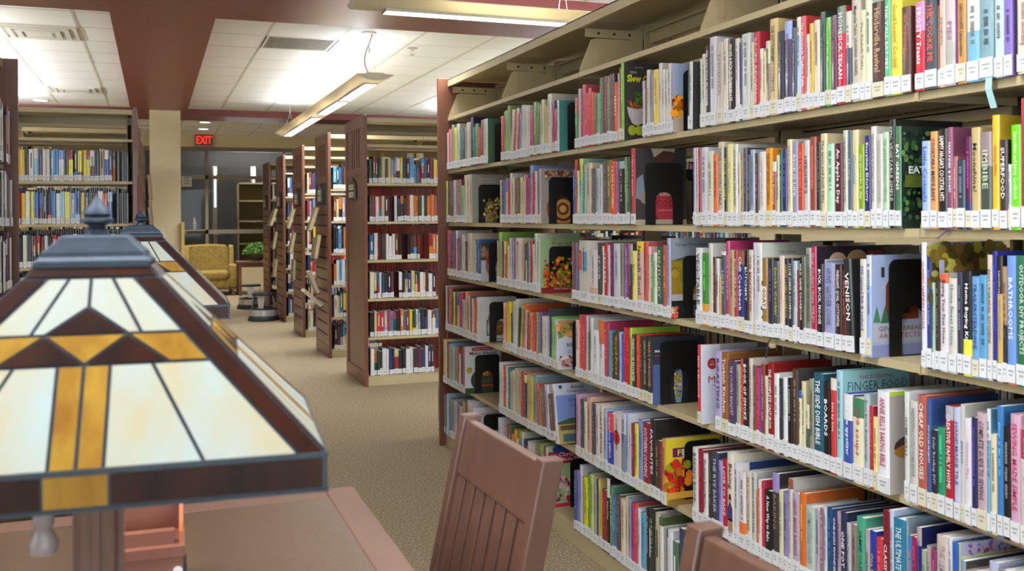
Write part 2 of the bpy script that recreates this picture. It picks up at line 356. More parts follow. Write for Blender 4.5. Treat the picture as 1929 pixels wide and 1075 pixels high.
# ------------------------------------------------------------------ library shelving ranges
S = .3048; WS = .9144
ZSH = [.07 + S*k for k in range(7)]
def frame(origin, U, W):
    ox, oy = origin
    return lambda u, ww, z: (ox + U[0]*u + W[0]*ww, oy + U[1]*u + W[1]*ww, z)
def shelving(label, origin, U, W, nsec, end='near', dist_end=False, both=True, group=None, near=False):
    P = frame(origin, U, W); t = thing('library_shelving', label, 'bookshelf', (*P(0, 0, 0)[:2], 0), group=group)
    inv = Matrix.Translation(t.location).inverted()
    def part(name, mb, mats, parent=t, **k):
        mb_v = mb.v; mb.v = [tuple(inv @ Vector(v)) for v in mb_v]
        return mb.build(name, mats, parent, **k)
    D = .65; c = D/2
    m = MB(); m.box(P(0, -.024, 0), P(nsec*WS, D+.024, .0655)); part('plinth', m, M_tan)
    sides = ((0, 1),) if not both else ((0, 1), (D, -1))
    for i in range(nsec):
        u0, u1 = i*WS+.002, (i+1)*WS-.002
        for k in range(7):
            for w0, s in sides:
                if s < 0 and not near and k in (1, 3): pass
                m = MB(); z = ZSH[k]; f = -.025*s if k == 0 else 0
                m.box(P(u0, w0+f, z-.004), P(u1, w0+s*.265, z))
                if k: 
                    m.box(P(u0, w0, z-.019), P(u1, w0+s*.003, z-.004)); m.box(P(u0, w0+s*.003, z-.019), P(u1, w0+s*.02, z-.0165))
                    m.box(P(u0, w0+s*.262, z-.004), P(u1, w0+s*.265, z+.012))
                part('shelf', m, M_tan)
        # canopy top of the bay
        m = MB(); z = 2.118
        m.box(P(u0, -.0, z-.004), P(u1, D, z))
        for w0, s in ((0, 1), (D, -1)):
            m.box(P(u0, w0, z-.040), P(u1, w0+s*.003, z)); m.box(P(u0, w0+s*.003, z-.040), P(u1, w0+s*.018, z-.0375))
        part('canopy_top', m, M_tan)
        m = MB(); m.box(P(u0, c-.012, 2.03), P(u1, c+.012, 2.08)); m.box(P(u0, c-.03, 2.075), P(u1, c+.03, 2.085)); part('top_rail', m, M_tan2)
    for i in range(nsec+1):
        u = i*WS; u = min(max(u, .03), nsec*WS-.03) if not near else max(u, .03)
        m = MB(); m.box(P(u-.022, c-.035, .05), P(u-.014, c+.035, 2.1)); m.box(P(u+.014, c-.035, .05), P(u+.022, c+.035, 2.1)); m.box(P(u-.014, c-.004, .05), P(u+.014, c+.004, 2.1), 1)
        if near:
            for z in [ .1+.0254*2*q for q in range(39)]:
                m.box(P(u-.0225, c-.025, z), P(u-.0215, c-.019, z+.018), 1)
        part('upright', m, [M_tan2, M_slot])
        # cantilever end brackets, a slanted plate at every shelf end, and the bracket under the canopy
        for k in range(1, 7):
            for w0, s in sides:
                for du in (-.0035, .0015):
                    uu = i*WS+du
                    if uu < 0 or uu > nsec*WS: continue
                    z = ZSH[k]; m = MB()
                    poly = [(w0-s*.002, z-.021), (w0+s*.008, z+.02), (w0+s*.055, z+.135), (w0+s*.075, z+.142), (w0+s*.29, z+.142), (w0+s*.29, z-.021)]
                    a = [m.vert(P(uu, p[0], p[1])) for p in poly]; b = [m.vert(P(uu+.002, p[0], p[1])) for p in poly]; n = len(poly)
                    m.f += [a[::-1], b] + [[a[q], a[(q+1) % n], b[(q+1) % n], b[q]] for q in range(n)]; m.mi += [0]*(n+2); m.c += ['ffffff']*(n+2)
                    if k == 6:
                        m.box(P(uu-.0015, w0+s*.06, z+.05), P(uu+.0035, w0+s*.064, z+.115)); m.box(P(uu-.0015, w0+s*.085, z+.045), P(uu+.0035, w0+s*.089, z+.12)); m.box(P(uu-.0015, w0+s*.06, z+.045), P(uu+.0035, w0+s*.089, z+.05))
                    part('shelf_bracket', m, M_tan)
        for w0, s in sides:
            m = MB(); uu = min(max(i*WS, .004), nsec*WS-.004)
            m.box(P(uu-.0015, w0+s*.03, 2.045), P(uu+.0015, w0+s*.32, 2.08)); m.box(P(uu-.0015, w0+s*.235, 1.99), P(uu+.0015, w0+s*.29, 2.045))
            for q in (.09, .16, .23): m.box(P(uu-.0025, w0+s*(q-.005), 2.057), P(uu+.0025, w0+s*(q+.005), 2.067), 1)
            part('canopy_bracket', m, [M_tan, M_slot])
    return t, P, part

def end_panel(t, P, part, style):
    """wooden end panel at u<0; style 'plain' (seen from inside), 'panel' or 'slats'"""
    front = -.066 if style == 'left' else -.06
    m = MB(); m.box(P(0, front, 0), P(-.02, .71, 2.125))
    part('end_panel', m, M_wood, bevel=.002)
    if style in ('plain', 'left'): return
    f0, f1 = -.02, -.028
    for nm, a, b, z0, z1 in (('stile', -.06, .02, 0, 2.125), ('stile', .63, .71, 0, 2.125), ('rail', .02, .63, 2.035, 2.125), ('rail', .02, .63, 1.66, 1.72), ('rail', .02, .63, 0, .11)):
        m = MB(); m.box(P(f0, a, z0), P(f1, b, z1)); part(nm, m, M_wood, bevel=.0015)
    for a, b in ((.145, .205), (.235, .30), (.33, .39), (.42, .505)):
        m = MB(); m.box(P(f0, a, 1.72), P(f1+.002, b, 2.035)); part('slat', m, M_wood)
    if style == 'slats':
        m = MB(); m.box(P(f0, .024, .112), P(f0-.0008, .626, 1.658)); part('groove_shade', m, mat('groove_shadow', '2c1a12', .8))  # dark sheet behind the slats, painted shade for the grooves
        for k in range(13):
            z = .115 + k*.1035
            m = MB(); m.box(P(f0, .024, z), P(f1+.001, .626, z+.089)); part('slat', m, M_wood)
# sign plaques with an arched top
def plaque(P, w0, z0, label):
    x, y, _ = P(-.029, w0, z0); t = thing('shelf_sign', label, 'sign', (x, y, z0), group='arched signs on the end panels')
    W2, H = .25, .20; n = 14; dirx = P(-1, 0, 0)[0]-P(0, 0, 0)[0]; s = 1 if dirx > 0 else -1
    def arch(m, r, e, mi=0, c='ffffff'):
        h = H-r
        pts = [(W2/2-r, 0+(W2/2-r)*0), (W2/2+r, 0), (W2/2+r, h)] + [(W2/2+r*math.cos(math.pi*k/n), h+r*.75*math.sin(math.pi*k/n)) for k in range(1, n)] + [(W2/2-r, h)]
        m.prism(pts, 'x', 0, s*e, mi, c)
    m = MB(); arch(m, .125, .010); m.build('sign_frame', mat('pewter_frame', '7d7a74', .4, metal=.5), t)
    m = MB(); arch(m, .112, .012); m.build('sign_plate', mat('sign_black', '22201e', .4), t)
    for z in (.018, .078):
        m = MB(); m.box((s*.012, .03, z), (s*.014, .22, z+.045)); m.box((s*.014, .05, z+.018), (s*.0145, .19, z+.026), 1, '5a5850'); m.build('label_card', [mat('cream_card', 'bdb6a0', .7), M_ink], t)
    m = MB(); m.T = Matrix.Translation((s*.012, .125, .165)) @ Matrix.Rotation(math.pi/2, 4, 'Y'); m.lathe([(.016, 0), (.016, s*.003)], 14); m.T = None; m.build('emblem', mat('pewter_frame'), t)

near_t, PN, part_n = shelving('tall beige steel shelving range filled with cookbooks along the right side', (1.602, 5.344), (0, -1), (1, 0), 6, near=True)
end_panel(near_t, PN, part_n, 'plain')
left_t, PL, part_l = shelving('tall shelving range cut off by the left edge of the picture', (-.70, 5.344), (0, -1), (-1, 0), 3, near=True)
end_panel(left_t, PL, part_l, 'left')
YS = [7.47, 9.11, 10.78, 12.44, 14.1]
ORD = ['first', 'second', 'third', 'fourth', 'fifth']
FAR = []
for k, y in enumerate(YS):
    n = 4 if k == 0 else 2
    t, P, part = shelving(f'{ORD[k]} double-sided stack right of the aisle, ' + ('plain panelled wooden end' if k == 0 else 'slatted wooden end with displayed books' if k < 4 else 'farthest one, behind the step stools'), (1.563, y), (1, 0), (0, 1), n)
    end_panel(t, P, part, 'panel' if k == 0 else 'slats'); FAR.append((t, P))
    plaque(P, .26, 1.47, f'arched black sign with two cream cards on the {ORD[k]} right-hand end panel')
LEFT = []
for k, y in enumerate(YS[:4]):
    t, P, part = shelving(f'{ORD[k]} stack left of the aisle, ' + ('facing the camera beyond the lamps' if k == 0 else 'mostly hidden behind the one in front'), (-.14, y), (-1, 0), (0, 1), 3 if k == 0 else 1)
    end_panel(t, P, part, 'slats' if k else 'panel'); LEFT.append((t, P))

# ------------------------------------------------------------------ books on the near range
# row | y of far side | thickness mm | height mm | overhang mm | lean | colour | flags | title | ink | single
BOOKS = """1|5.329|29|214|10|0|d9cfc0||||0
1|5.301|63|230|10|0|e07a84||||0
1|5.238|49|251|10|0|8d9a8c||||0
1|5.189|48|231|10|0|d8cf3a||||0
1|5.140|56|247|10|0|c4bfb4||||0
1|5.084|55|213|10|0|2c6a6e||||0
1|5.029|43|206|10|0|3b4a44||||0
1|4.986|31|215|10|0|9aa39a||||0
1|4.955|35|238|10|0|d8d2c6||||0
1|4.920|34|237|10|0|cbb98a||||0
1|4.886|41|259|10|0|2b2a55||||0
1|4.845|24|203|10|0|3f8c93||||0
1|4.821|62|217|10|0|3f7b3f||||0
1|4.759|43|195|10|0|b8403c||||0
1|4.716|41|228|10|0|7c4a40||||0
1|4.675|69|228|10|0|cdd3cf|Kgreen|||1
1|4.408|44|217|10|0|c9404a||||0
1|4.363|24|236|10|0|6ea35a||||0
1|4.339|26|239|10|0|9cc08c||||0
1|4.313|31|258|10|0|8ea055||||0
1|4.283|38|238|10|-8|cfd0c6||||0
1|4.245|27|233|10|-8|a9483c||||0
1|4.218|25|238|10|-7|c8c8c0||||0
1|4.193|27|213|10|-7|b9483a||||0
1|4.166|31|202|10|-5|8d90a0||||0
1|4.135|43|240|10|-2|c9d2dc||||0
1|4.093|46|232|10|0|d8d6c8||||0
1|4.046|21|227|10|0|cdcabf||||0
1|4.025|47|204|10|0|a83070||||0
1|3.979|44|236|10|0|6a8a45||||0
1|3.934|30|227|10|0|5c7a3a||||0
1|3.904|17|218|10|0|b8b4c0||||0
1|3.887|30|237|10|0|d8c8a0||||0
1|3.857|25|212|10|0|a8b870||||0
1|3.832|17|203|10|0|d8a080||||0
1|3.815|45|252|10|0|d4cdbd||||0
1|3.770|32|218|10|0|7a3a68||||0
1|3.738|24|183|10|0|c04848||||0
1|3.714|24|214|10|0|c8d8e0|Khabit|||1
1|3.530|35|202|10|0|4a7a48|Uc04048.3|||0
1|3.495|21|235|10|0|c8c0c4||||0
1|3.474|17|227|10|0|8a4858||||0
1|3.457|29|246|10|0|c05060||||0
1|3.428|25|211|10|0|c8404c||||0
1|3.403|28|225|10|0|b84050||||0
1|3.375|24|206|10|0|d05030||||0
1|3.351|28|200|10|0|5a6a4a||||0
1|3.323|23|197|10|0|9ab090||||0
1|3.300|27|251|10|0|4a7a50||||0
1|3.273|15|252|10|0|4a3038||||0
1|3.258|23|252|10|0|8a3a48||||0
1|3.235|22|250|10|0|5a8a58||||0
1|3.213|18|254|10|0|8a3a50||||0
1|3.194|18|253|10|0|3a4a48||||0
1|3.176|25|218|10|0|e05a28||FEASTS|fff0e0|0
1|3.150|16|248|10|0|b8a8a8||||0
1|3.135|13|267|10|0|a83a38||||0
1|3.122|25|281|10|0|6ab83a|Kslow|||1
1|2.960|17|194|10|0|c8c4c0||||0
1|2.943|14|195|10|0|6a5a5a||||0
1|2.929|21|228|10|0|c4bcb4||PIZZA|905050|0
1|2.907|27|211|10|0|8a8a88||||0
1|2.881|37|221|10|0|dcc050||||1
1|2.844|21|238|10|0|ccc8c4||PIZZA|a06070|0
1|2.823|21|214|10|0|cfcac2||||0
1|2.802|21|211|10|0|c8c4b8||||0
1|2.782|20|228|10|0|c8ccc8||||0
1|2.761|10|225|10|0|a87880|Kflower|||1
1|2.658|8|207|10|-1|2f4a5c||||0
1|2.650|20|213|10|-1|cfd2cc|Kdark|||1
1|2.585|14|212|10|0|b9c4ae||||0
1|2.572|19|225|10|0|c9c4bb||||1
1|2.553|25|248|10|0|3a2424|!|FEED THESE PEOPLE  JEN HATMAKER|f0ece4|1
1|2.528|37|268|10|0|c6c4cc||||1
1|2.490|36|246|10|0|bdb5aa||DINNER|8a8278|1
1|2.454|25|251|10|0|cdc6b0||||1
1|2.429|37|246|10|0|1e1c1c|!|SMOKE & PICKLES  EDWARD LEE|f4f0e8|1
1|2.392|21|241|10|0|cfccc4||||1
1|2.372|13|227|10|0|2c2c5c||||0
1|2.358|42|247|10|0|c4c8c4||||1
1|2.316|18|217|10|0|bdbca4||||1
1|2.298|27|242|10|0|b02c3c||RECIPE REVIVAL|e8a8a0|1
1|2.271|15|192|10|0|d0ccbc||||0
1|2.256|13|183|10|0|d8c890||||0
1|2.243|20|208|10|0|8a7a70|Uc8d0b0.3|||1
1|2.223|34|264|10|0|c9b078||THE SOUTHERNER'S COOKBOOK|2c2820|1
1|2.190|31|224|10|0|35343a||||1
1|2.158|31|245|10|0|4a4258|U9cb0d8.2|||1
1|2.127|21|223|10|0|4a4a5a||||1
1|2.106|18|247|10|0|a8c4d8|Ud8d8c0.2|||1
1|2.088|21|246|10|0|b83c44||The Homemade Tradition Table|f0e0e0|1
1|2.067|13|196|10|0|d0ccc4||||1
1|2.054|17|221|10|0|c8a838||Kentucky Cooks|201808|1
1|2.036|24|225|10|0|d4c4b0|Dc86030.1|||1
1|2.012|22|241|10|0|2c3c38||||1
1|1.990|21|223|10|0|5c9a3c||||1
1|1.969|23|224|10|0|5a2c4c||||1
1|1.946|31|241|10|0|b81c38|U6a7a68.28|HOMESICK TEXAN|f4e8e8|1
1|1.915|21|223|10|0|3c4858|Ud8c4b8.4|||1
1|1.893|31|247|10|0|b8b0a0|!|Magnolia Table  JOANNA GAINES|585048|1
1|1.863|17|216|10|0|cfc8a0||The Kinfolk Table|6a6440|1
1|1.846|23|241|10|0|ccd4b4||||1
1|1.823|41|225|10|0|4a2c2c||Hinderville Revival|c0a070|1
1|1.782|21|227|10|0|5aa880||THE Y'ALL EAT YET|d0f0e0|1
1|1.761|34|223|10|0|dccc48||Good Lookin' Cookin'|b89838|1
1|1.727|29|195|10|0|54342c||||1
1|1.686|29|197|10|0|b81c34|Ud080a8.33|FROSTY Treats|f8e8e8|1
1|1.657|35|200|10|0|3c4450||THE COOKIE PIE|d86048|1
1|1.621|5|178|10|0|8a5a30||||0
1|1.616|18|192|10|0|c8b0a4||pie-ography|70645c|1
1|1.598|26|188|10|0|a4a49c|Uc0b0b0.5|PIES|88688a|1
1|1.572|5|182|10|0|7a2c70||||0
1|1.567|25|181|10|0|b08448||CHOCOLATE Cakepocalypse|3c2c20|1
1|1.541|33|176|10|0|d0d4cc|D70a8c8.6|||1
1|1.508|36|169|10|0|7898a0|Dsage.0,Kcandy|||1
1|1.471|23|161|10|0|b0c4c8||||1
1|1.448|21|156|10|0|7c68b0||||1
1|1.417|32|149|10|0|d0ccb0|Kdeco|modern decorating|8a4a78|1
2|5.410|47|223|10|0|d8d0d0||||0
2|5.363|42|241|10|0|c8cc50||||0
2|5.321|43|241|10|0|504a44||||0
2|5.278|69|237|10|0|6a5a50||||0
2|5.209|47|241|10|0|c8bcb8||||0
2|5.162|46|239|10|0|8a8a8c||||0
2|5.115|40|241|10|0|a05858||||0
2|5.075|69|206|10|0|80b890||||0
2|5.005|39|260|10|0|d8c8b0||||0
2|4.966|67|261|10|0|d4c4a8||||0
2|4.900|28|261|10|0|b4b8b4|Kholiday|||1
2|4.427|17|210|10|0|d0c8a0||||0
2|4.410|34|203|10|0|6a6a78||||0
2|4.376|27|205|10|0|6a80b8||||0
2|4.349|31|217|10|0|cfc8c0|U6a88d0.3|||0
2|4.318|31|208|10|0|c84040||||0
2|4.287|26|239|10|0|ccc8bc||||0
2|4.260|35|216|10|0|d0c8c0||||0
2|4.226|17|212|10|0|8a7a3a||||0
2|4.209|30|214|10|0|9a6a6a||||0
2|4.179|25|216|10|0|5a6a3a||||0
2|4.154|29|215|10|0|d4c49c||||0
2|4.125|25|196|10|0|cfc4a0||||0
2|4.100|19|222|10|0|d0ccc0||||0
2|4.082|22|218|10|0|a84868||||0
2|4.060|32|208|10|0|b85060||||0
2|4.028|31|262|10|0|8098d0||||0
2|3.997|27|229|10|0|c83038||||0
2|3.970|31|233|10|0|d8d0c8||||0
2|3.939|26|243|10|0|7a7a90||||0
2|3.913|16|243|10|0|c8c4bc|Kswirl|||1
2|3.553|20|219|10|0|3a6aa0||||0
2|3.534|20|259|10|0|a84848||||0
2|3.514|23|215|10|0|d4ccb0||||0
2|3.491|30|261|10|0|98c0a8|Ud4c850.3|||0
2|3.460|17|240|10|0|4a8a68||||0
2|3.443|14|236|10|0|9ab0b0||||0
2|3.429|51|240|10|0|c8bca4||||1
2|3.378|20|217|10|0|6a5a4a||||0
2|3.358|17|216|10|0|5a5a5c||||0
2|3.341|16|216|10|0|7a9aa8||||0
2|3.325|20|214|10|0|c8c0bc||||0
2|3.305|26|227|10|0|cdd2d0||FARMERSTOWN|3898a8|0
2|3.280|13|237|10|0|5a4a4a||||0
2|3.267|28|239|10|0|5a5450||||0
2|3.239|34|240|10|0|8a7440||||1
2|3.204|30|233|10|0|ec5424||S IS FOR SOUTHERN|fff0e8|0
2|3.174|19|231|10|0|b060a0||||0
2|3.155|12|229|10|0|4a3a38||||0
2|3.143|46|231|10|0|2c2624|U9ab0b0.12|||1
2|3.097|17|244|10|0|6a8a60||||0
2|3.080|23|245|10|0|2f4a34||||0
2|3.048|34|272|10|0|b84a50|Kjemin|||1
2|2.628|17|245|10|0|b0a8cc||FOREST FEAST TABLE|8078a8|0
2|2.611|12|244|10|0|c0a888||||0
2|2.599|18|240|10|0|8a3c4c||||0
2|2.581|35|242|10|0|c4c4cc||||1
2|2.546|34|228|10|0|ccccb4||||1
2|2.513|27|218|10|0|d87040||||1
2|2.486|32|252|10|0|c4bca4||WINE COUNTRY TABLE|4c4c50|1
2|2.454|17|234|10|0|28281e||TRUCK TO TABLE|d0d428|1
2|2.437|31|242|10|0|dcd894||A Taste|a8a878|1
2|2.406|24|240|10|0|c8c8c0||COOK REAL HAWAI'I|44444c|1
2|2.382|13|213|10|0|c8bcb4||||0
2|2.369|15|212|10|0|8a7c48||||0
2|2.354|19|226|10|0|4c4858||||1
2|2.335|15|204|10|0|3c4048||||0
2|2.320|23|218|10|0|98a4b4||COUNTRY GATHERINGS COOKING|404858|1
2|2.297|20|207|10|0|4c3438||||1
2|2.277|32|209|10|0|d4d4cc||vegetal cooking well|c09090|1
2|2.246|30|217|10|0|d89028||THE CRAFT BREWERY COOKBOOK|4c3418|1
2|2.216|17|178|10|0|8a5440|Ud8d0c4.15|Yukon Desserts|e8d8c8|1
2|2.198|14|195|10|0|ccc4ac||||0
2|2.185|14|210|10|0|2c5444||||1
2|2.171|21|211|10|0|262c64||||1
2|2.150|22|234|10|0|d0c4a0||300 Best Rice Cooker Recipes|a05848|1
2|2.127|24|227|10|0|8c8ca4||RICE IS LIFE|d8d8e8|1
2|2.103|24|219|10|0|b84424||||1
2|2.079|23|226|10|0|c0bcbc|!|HERSHEY'S|242020|1
2|2.055|27|233|10|0|8c4434||||1
2|2.029|17|218|10|0|2c3030||||1
2|2.012|24|238|10|0|d0c098||The spice and herb bible|383028|1
2|1.987|28|210|10|0|a8d4b4||||1
2|1.960|33|209|10|0|521c28||An Apple a Day|f0e0d8|1
2|1.927|16|239|10|0|c0c0b0||CIDERHOUSE COOKBOOK|505458|1
2|1.910|16|237|10|0|4c5c6c||PECANS|98a4ac|1
2|1.894|22|237|10|0|ccc090||Coconut|3470b8|1
2|1.872|21|200|10|0|7c9c1c||An avocado a day|d8e080|1
2|1.851|22|220|10|0|2c2464||Everything Elderberry|e4e0f0|1
2|1.829|17|240|10|0|d0ccc4||THE NO-WASTE VEGETABLE COOKBOOK|606058|1
2|1.812|23|220|10|0|bcb8b0||INSPIRALIZED & BEYOND|a09c98|1
2|1.789|19|223|10|0|b0ccac||THE GARDEN FRESH COOKBOOK|5c8c68|1
2|1.769|19|250|10|0|242424||EPIC VEGETABLE SIMPLE|b0aca0|1
2|1.750|20|233|10|0|44704c|Keat|EAT GREENS|f0f4e8|1
2|1.669|25|193|10|0|98b0e0||Little Cocktails|3c58b0|1
2|1.644|21|212|10|0|dc9458|Ue0d8d8.0|COCKTAILS MADE EASY|2c2020|1
2|1.622|28|215|10|0|201c20|!|SAMMY HAGAR'S COCKTAIL HITS|ece4d4|1
2|1.595|14|217|10|0|8c506c||MARTINIS & MOMS|ece0ec|1
2|1.581|12|154|10|0|9c6464|Uc8c4c8.0|||1
2|1.570|23|145|10|0|34404c||||1
2|1.547|15|193|10|0|5c2050|D28306c.3|||1
2|1.532|24|210|10|0|b8a470||Moonshine!|2c2c30|1
2|1.508|29|199|10|0|3c4840|U8c7c80.35|IMBIBE|b0c0a0|1
2|1.479|18|231|10|0|d4b030||Juicing Bible|b85820|1
2|1.461|20|180|10|0|3c2c2c||SUPERFOOD|e4e0e0|1
2|1.441|8|130|10|0|d0d0d8||||0
2|1.433|24|207|10|0|68c81c|Kgreenj|Smoothies and Juices Cookbook|e0f4c0|1
3|5.316|41|262|15|0|c84850||||0
3|5.275|21|261|15|0|8a5a78||||0
3|5.253|26|244|15|0|5a4a78||||0
3|5.228|23|260|15|0|9a3a50||||0
3|5.205|23|262|15|0|4a7a4a||||0
3|5.182|32|260|15|0|6a4a7a||||0
3|5.150|22|262|15|0|d4ccc4||||0
3|5.128|27|218|15|0|b84048||||0
3|5.101|31|223|15|0|5a6a9a||||0
3|5.070|27|227|15|0|8a7878||||0
3|5.043|32|241|15|0|d4ccbc||||0
3|5.011|27|232|15|0|c8c4b8||||0
3|4.984|47|206|15|0|4a4440||||0
3|4.937|67|250|15|0|d8ccb8||||0
3|4.870|40|218|15|0|c8b89c||||0
3|4.829|30|210|15|0|b8c0b0||||0
3|4.799|44|218|15|0|4a6a98||||0
3|4.755|44|202|15|0|3a5a80|Kbowl|||1
3|4.463|24|220|15|0|c8a8b8||||0
3|4.440|33|262|15|0|8cb858||||0
3|4.407|14|221|15|0|d0a870||||0
3|4.393|27|219|15|0|4a4a68||||0
3|4.366|18|219|15|0|c8b850||||0
3|4.348|27|158|15|0|b84838||||0
3|4.321|35|199|15|0|e0d4b0||||0
3|4.286|31|236|15|0|cfc8c0||||0
3|4.255|30|237|15|0|8aa0c8||||0
3|4.225|21|237|15|0|8a5a7a||||0
3|4.203|71|238|15|0|dcd6cc||Mediterranean|d06838|1
3|4.132|16|239|15|0|d0ccc8||||0
3|4.116|20|225|15|0|d0a080||||0
3|4.095|20|213|15|0|6a5a5a||||0
3|4.075|16|138|15|0|c8c4a8||||0
3|4.059|20|222|15|0|3f6a48||||0
3|4.039|20|223|15|0|8aa8d8||||0
3|4.019|27|227|15|0|b83040||||0
3|3.992|27|213|15|0|d8c8b0||||0
3|3.965|31|262|15|0|ccd4bc||||0
3|3.934|15|226|15|0|b8b8b0||||0
3|3.919|20|246|15|0|c8d8c8|Kveg|||1
3|3.557|19|232|15|0|7a5a60||||0
3|3.538|18|228|15|0|6a4a58||||0
3|3.520|14|231|15|0|8a7078||||0
3|3.506|18|214|15|0|4a5a8a||||0
3|3.488|98|241|15|0|ccc8bc|Kboxes|||1
3|3.390|72|208|15|0|dcd4d0|Dd8b0a0.3|||1
3|3.317|43|236|15|0|4a4848||SPOR|b8b4b4|1
3|3.275|14|224|15|0|cfd0cc||||0
3|3.260|29|235|15|0|c02c34||LET'S EAT|f4e8e8|0
3|3.231|21|229|15|0|c8c4c8||||0
3|3.209|29|236|15|0|6a2f58||||0
3|3.180|53|237|15|0|c8ccd4||||1
3|3.127|28|237|15|0|8a8068||||0
3|3.099|18|232|15|0|6a6aa0||||0
3|3.081|20|238|15|0|8a2f78||THE DELI COOKBOOK|e4a0c8|0
3|3.061|27|237|15|0|4a3a3a|Ua0988c.3|||0
3|3.034|33|214|15|0|e4dc7a||Indian|4c7440|1
3|3.000|52|248|15|0|d4b0a0|Ue0cc40.15|Israeli Soul|343464|1
3|2.949|30|246|15|0|c05a58|Uc84850.2|I AM A FILIPINO|8c2434|1
3|2.919|20|232|15|0|e0b0a8||||0
3|2.899|20|205|15|0|6a9a5a||||0
3|2.879|23|214|15|0|d8dcd8||||0
3|2.856|41|237|15|0|2f5a4a||KENTUCKY|c8c080|1
3|2.815|28|240|15|0|b05a44||||1
3|2.787|26|263|15|0|a8aed0|Kfront|New Frontier Cooking|5058a0|1
3|2.599|35|237|20|0|d8d8dc||VEG-TABLE|242424|1
3|2.564|37|222|20|0|3c8434|Dd89838.3|||1
3|2.527|25|253|20|0|c0c0b4|Kherbal|HERBAL|a0a094|1
3|2.502|17|212|20|0|543018||||0
3|2.485|16|208|20|0|c8ccd0||PUMPKIN|34405c|0
3|2.469|10|159|20|0|d8a060||||0
3|2.458|27|231|20|0|4c5054|Uc8ccc8.05|HERBS|a8b0ac|1
3|2.431|19|262|20|0|b03868||Wholly Delicious Meals|e8c0d0|1
3|2.412|23|236|20|0|a09868||||1
3|2.389|19|235|20|0|9c3838||BUTCHER'S GUIDE|e8b8c0|1
3|2.370|32|235|20|0|283470|U8c5040.17|Chili Cookbook|f0f0f4|1
3|2.337|21|236|20|0|1e1c1e||BUTCHERY|f0f0f0|1
3|2.316|22|239|20|0|c4bca4||THE MEATEATER|a03c34|1
3|2.294|14|260|20|0|b8b0c8||||1
3|2.280|29|260|20|0|d0d4cc|!,Ktaste|||1
3|2.251|26|219|20|0|94703c|Kgoat|||1
3|2.225|27|218|20|0|282c40||||1
3|2.198|24|213|20|0|4c5450||Smoke Cookin'|c8c430|1
3|2.174|22|228|20|0|d0bcac||Yogurt Bible|c07878|1
3|2.151|18|221|20|0|262a34||CHEESE LOVERS COOKBOOK|d0a430|1
3|2.133|18|222|20|0|2c2830||I LOVE CHEESE A COOKBOOK|f0f0f0|1
3|2.115|17|216|20|0|a8b8c0||||1
3|2.098|10|193|20|0|70242c||||0
3|2.088|17|226|20|0|26221e||WILD GAME COOKBOOK|f0e8c8|1
3|2.071|9|229|20|0|7c8c7c||||0
3|2.061|23|252|20|0|747464|U8c8c84.2|RECIPES FROM THE WOODS|484840|1
3|2.039|22|256|20|0|a82c50|Kpeach|Slow Cookers Gone WILD!|e0a0b0|1
3|2.017|27|213|20|0|241c1c||BUCK, BUCK, MOOSE|f0f0f0|1
3|1.989|41|217|20|0|9498bc||HUNT GATHER COOK|585c80|1
3|1.948|27|214|20|0|2c1c18|U301c18.1|PHEASANT, QUAIL, COTTONTAIL|e8dcd0|1
3|1.921|15|203|20|0|5c2824||||1
3|1.906|30|229|20|3|242826||VENISON|f0f0ec|1
3|1.858|22|231|20|0|ccc8bc||200 canned fish & seafood|3c3ca0|1
3|1.836|18|241|20|0|98acd8|Uc0c8e0.3,Kginger|||1
3|1.662|15|275|20|0|d8d8e4||CLASSIC NAPKIN FOLDS|b03c4c|1
3|1.647|15|266|20|0|2c3c78|Kgarden|Country Chic Table Settings|90a8d0|1
3|1.632|9|189|20|0|a8c8b4||||1
3|1.623|14|193|20|0|383230||||1
3|1.609|24|210|20|0|d4ccd0|Ud0603c.1|Buying Your First Home|34303c|1
3|1.585|23|201|20|0|ccc8bc||Home Sweet Home|4c9098|1
3|1.562|15|215|20|0|3a3c50||||1
3|1.547|24|219|20|0|1c1c20|De0dc44.35|Home Buying Kit|f4f4f4|1
3|1.523|19|208|20|0|6a9ac8||TRAILERSTEADING|20407c|1
3|1.504|20|212|20|0|5a98c0||||1
3|1.484|13|254|20|0|c8bca8||EASY UPGRADES: KITCHENS|54483c|1
3|1.471|11|262|20|0|2c3088||||1
3|1.460|14|253|20|0|28241c|Dc0a458.7|||1
3|1.447|11|232|20|0|a88464|D303034.5|||1
3|1.436|22|254|20|0|6a90d0|Dc87848.12|BATHROOMS|dce8f4|1
3|1.414|27|255|20|0|2f6a48||OUTDOOR DIY PROJECTS|c8dccc|1
4|5.241|29|252|50|0|d8d0b8||||0
4|5.211|29|249|50|0|3a4440||||0
4|5.182|29|250|50|0|a8607a||||0
4|5.153|34|248|50|0|b84a40||||0
4|5.119|23|244|50|0|3a3030||||0
4|5.097|39|226|50|0|c4c430||||0
4|5.058|28|228|50|0|3a3a40||||0
4|5.030|54|230|50|0|c8a878|U4a5a98.3|||0
4|4.976|21|228|50|0|8a3a50||||0
4|4.954|27|233|50|0|b02a58||||0
4|4.928|58|199|50|0|90b8cc||||0
4|4.870|31|245|50|0|d8a868||||0
4|4.839|20|244|50|0|a85a48||||0
4|4.819|25|227|50|0|c8c0b0||||0
4|4.794|30|229|50|0|5a5a6c||||0
4|4.763|30|215|50|0|d4ccb8||||0
4|4.734|49|218|50|0|c85040||||0
4|4.685|36|229|50|0|d8d4cc|Kwok|||1
4|4.365|31|229|20|0|d8a8a0||||0
4|4.334|30|215|20|0|d89a40||||0
4|4.304|43|238|20|0|e8cc18||||0
4|4.261|27|187|20|0|4a5058||||0
4|4.234|42|244|20|0|c0ccb8||||0
4|4.192|19|258|20|0|d0ccc0||||0
4|4.173|28|221|20|-5|3a2f30||||0
4|4.146|25|242|20|-7|8ab060||||0
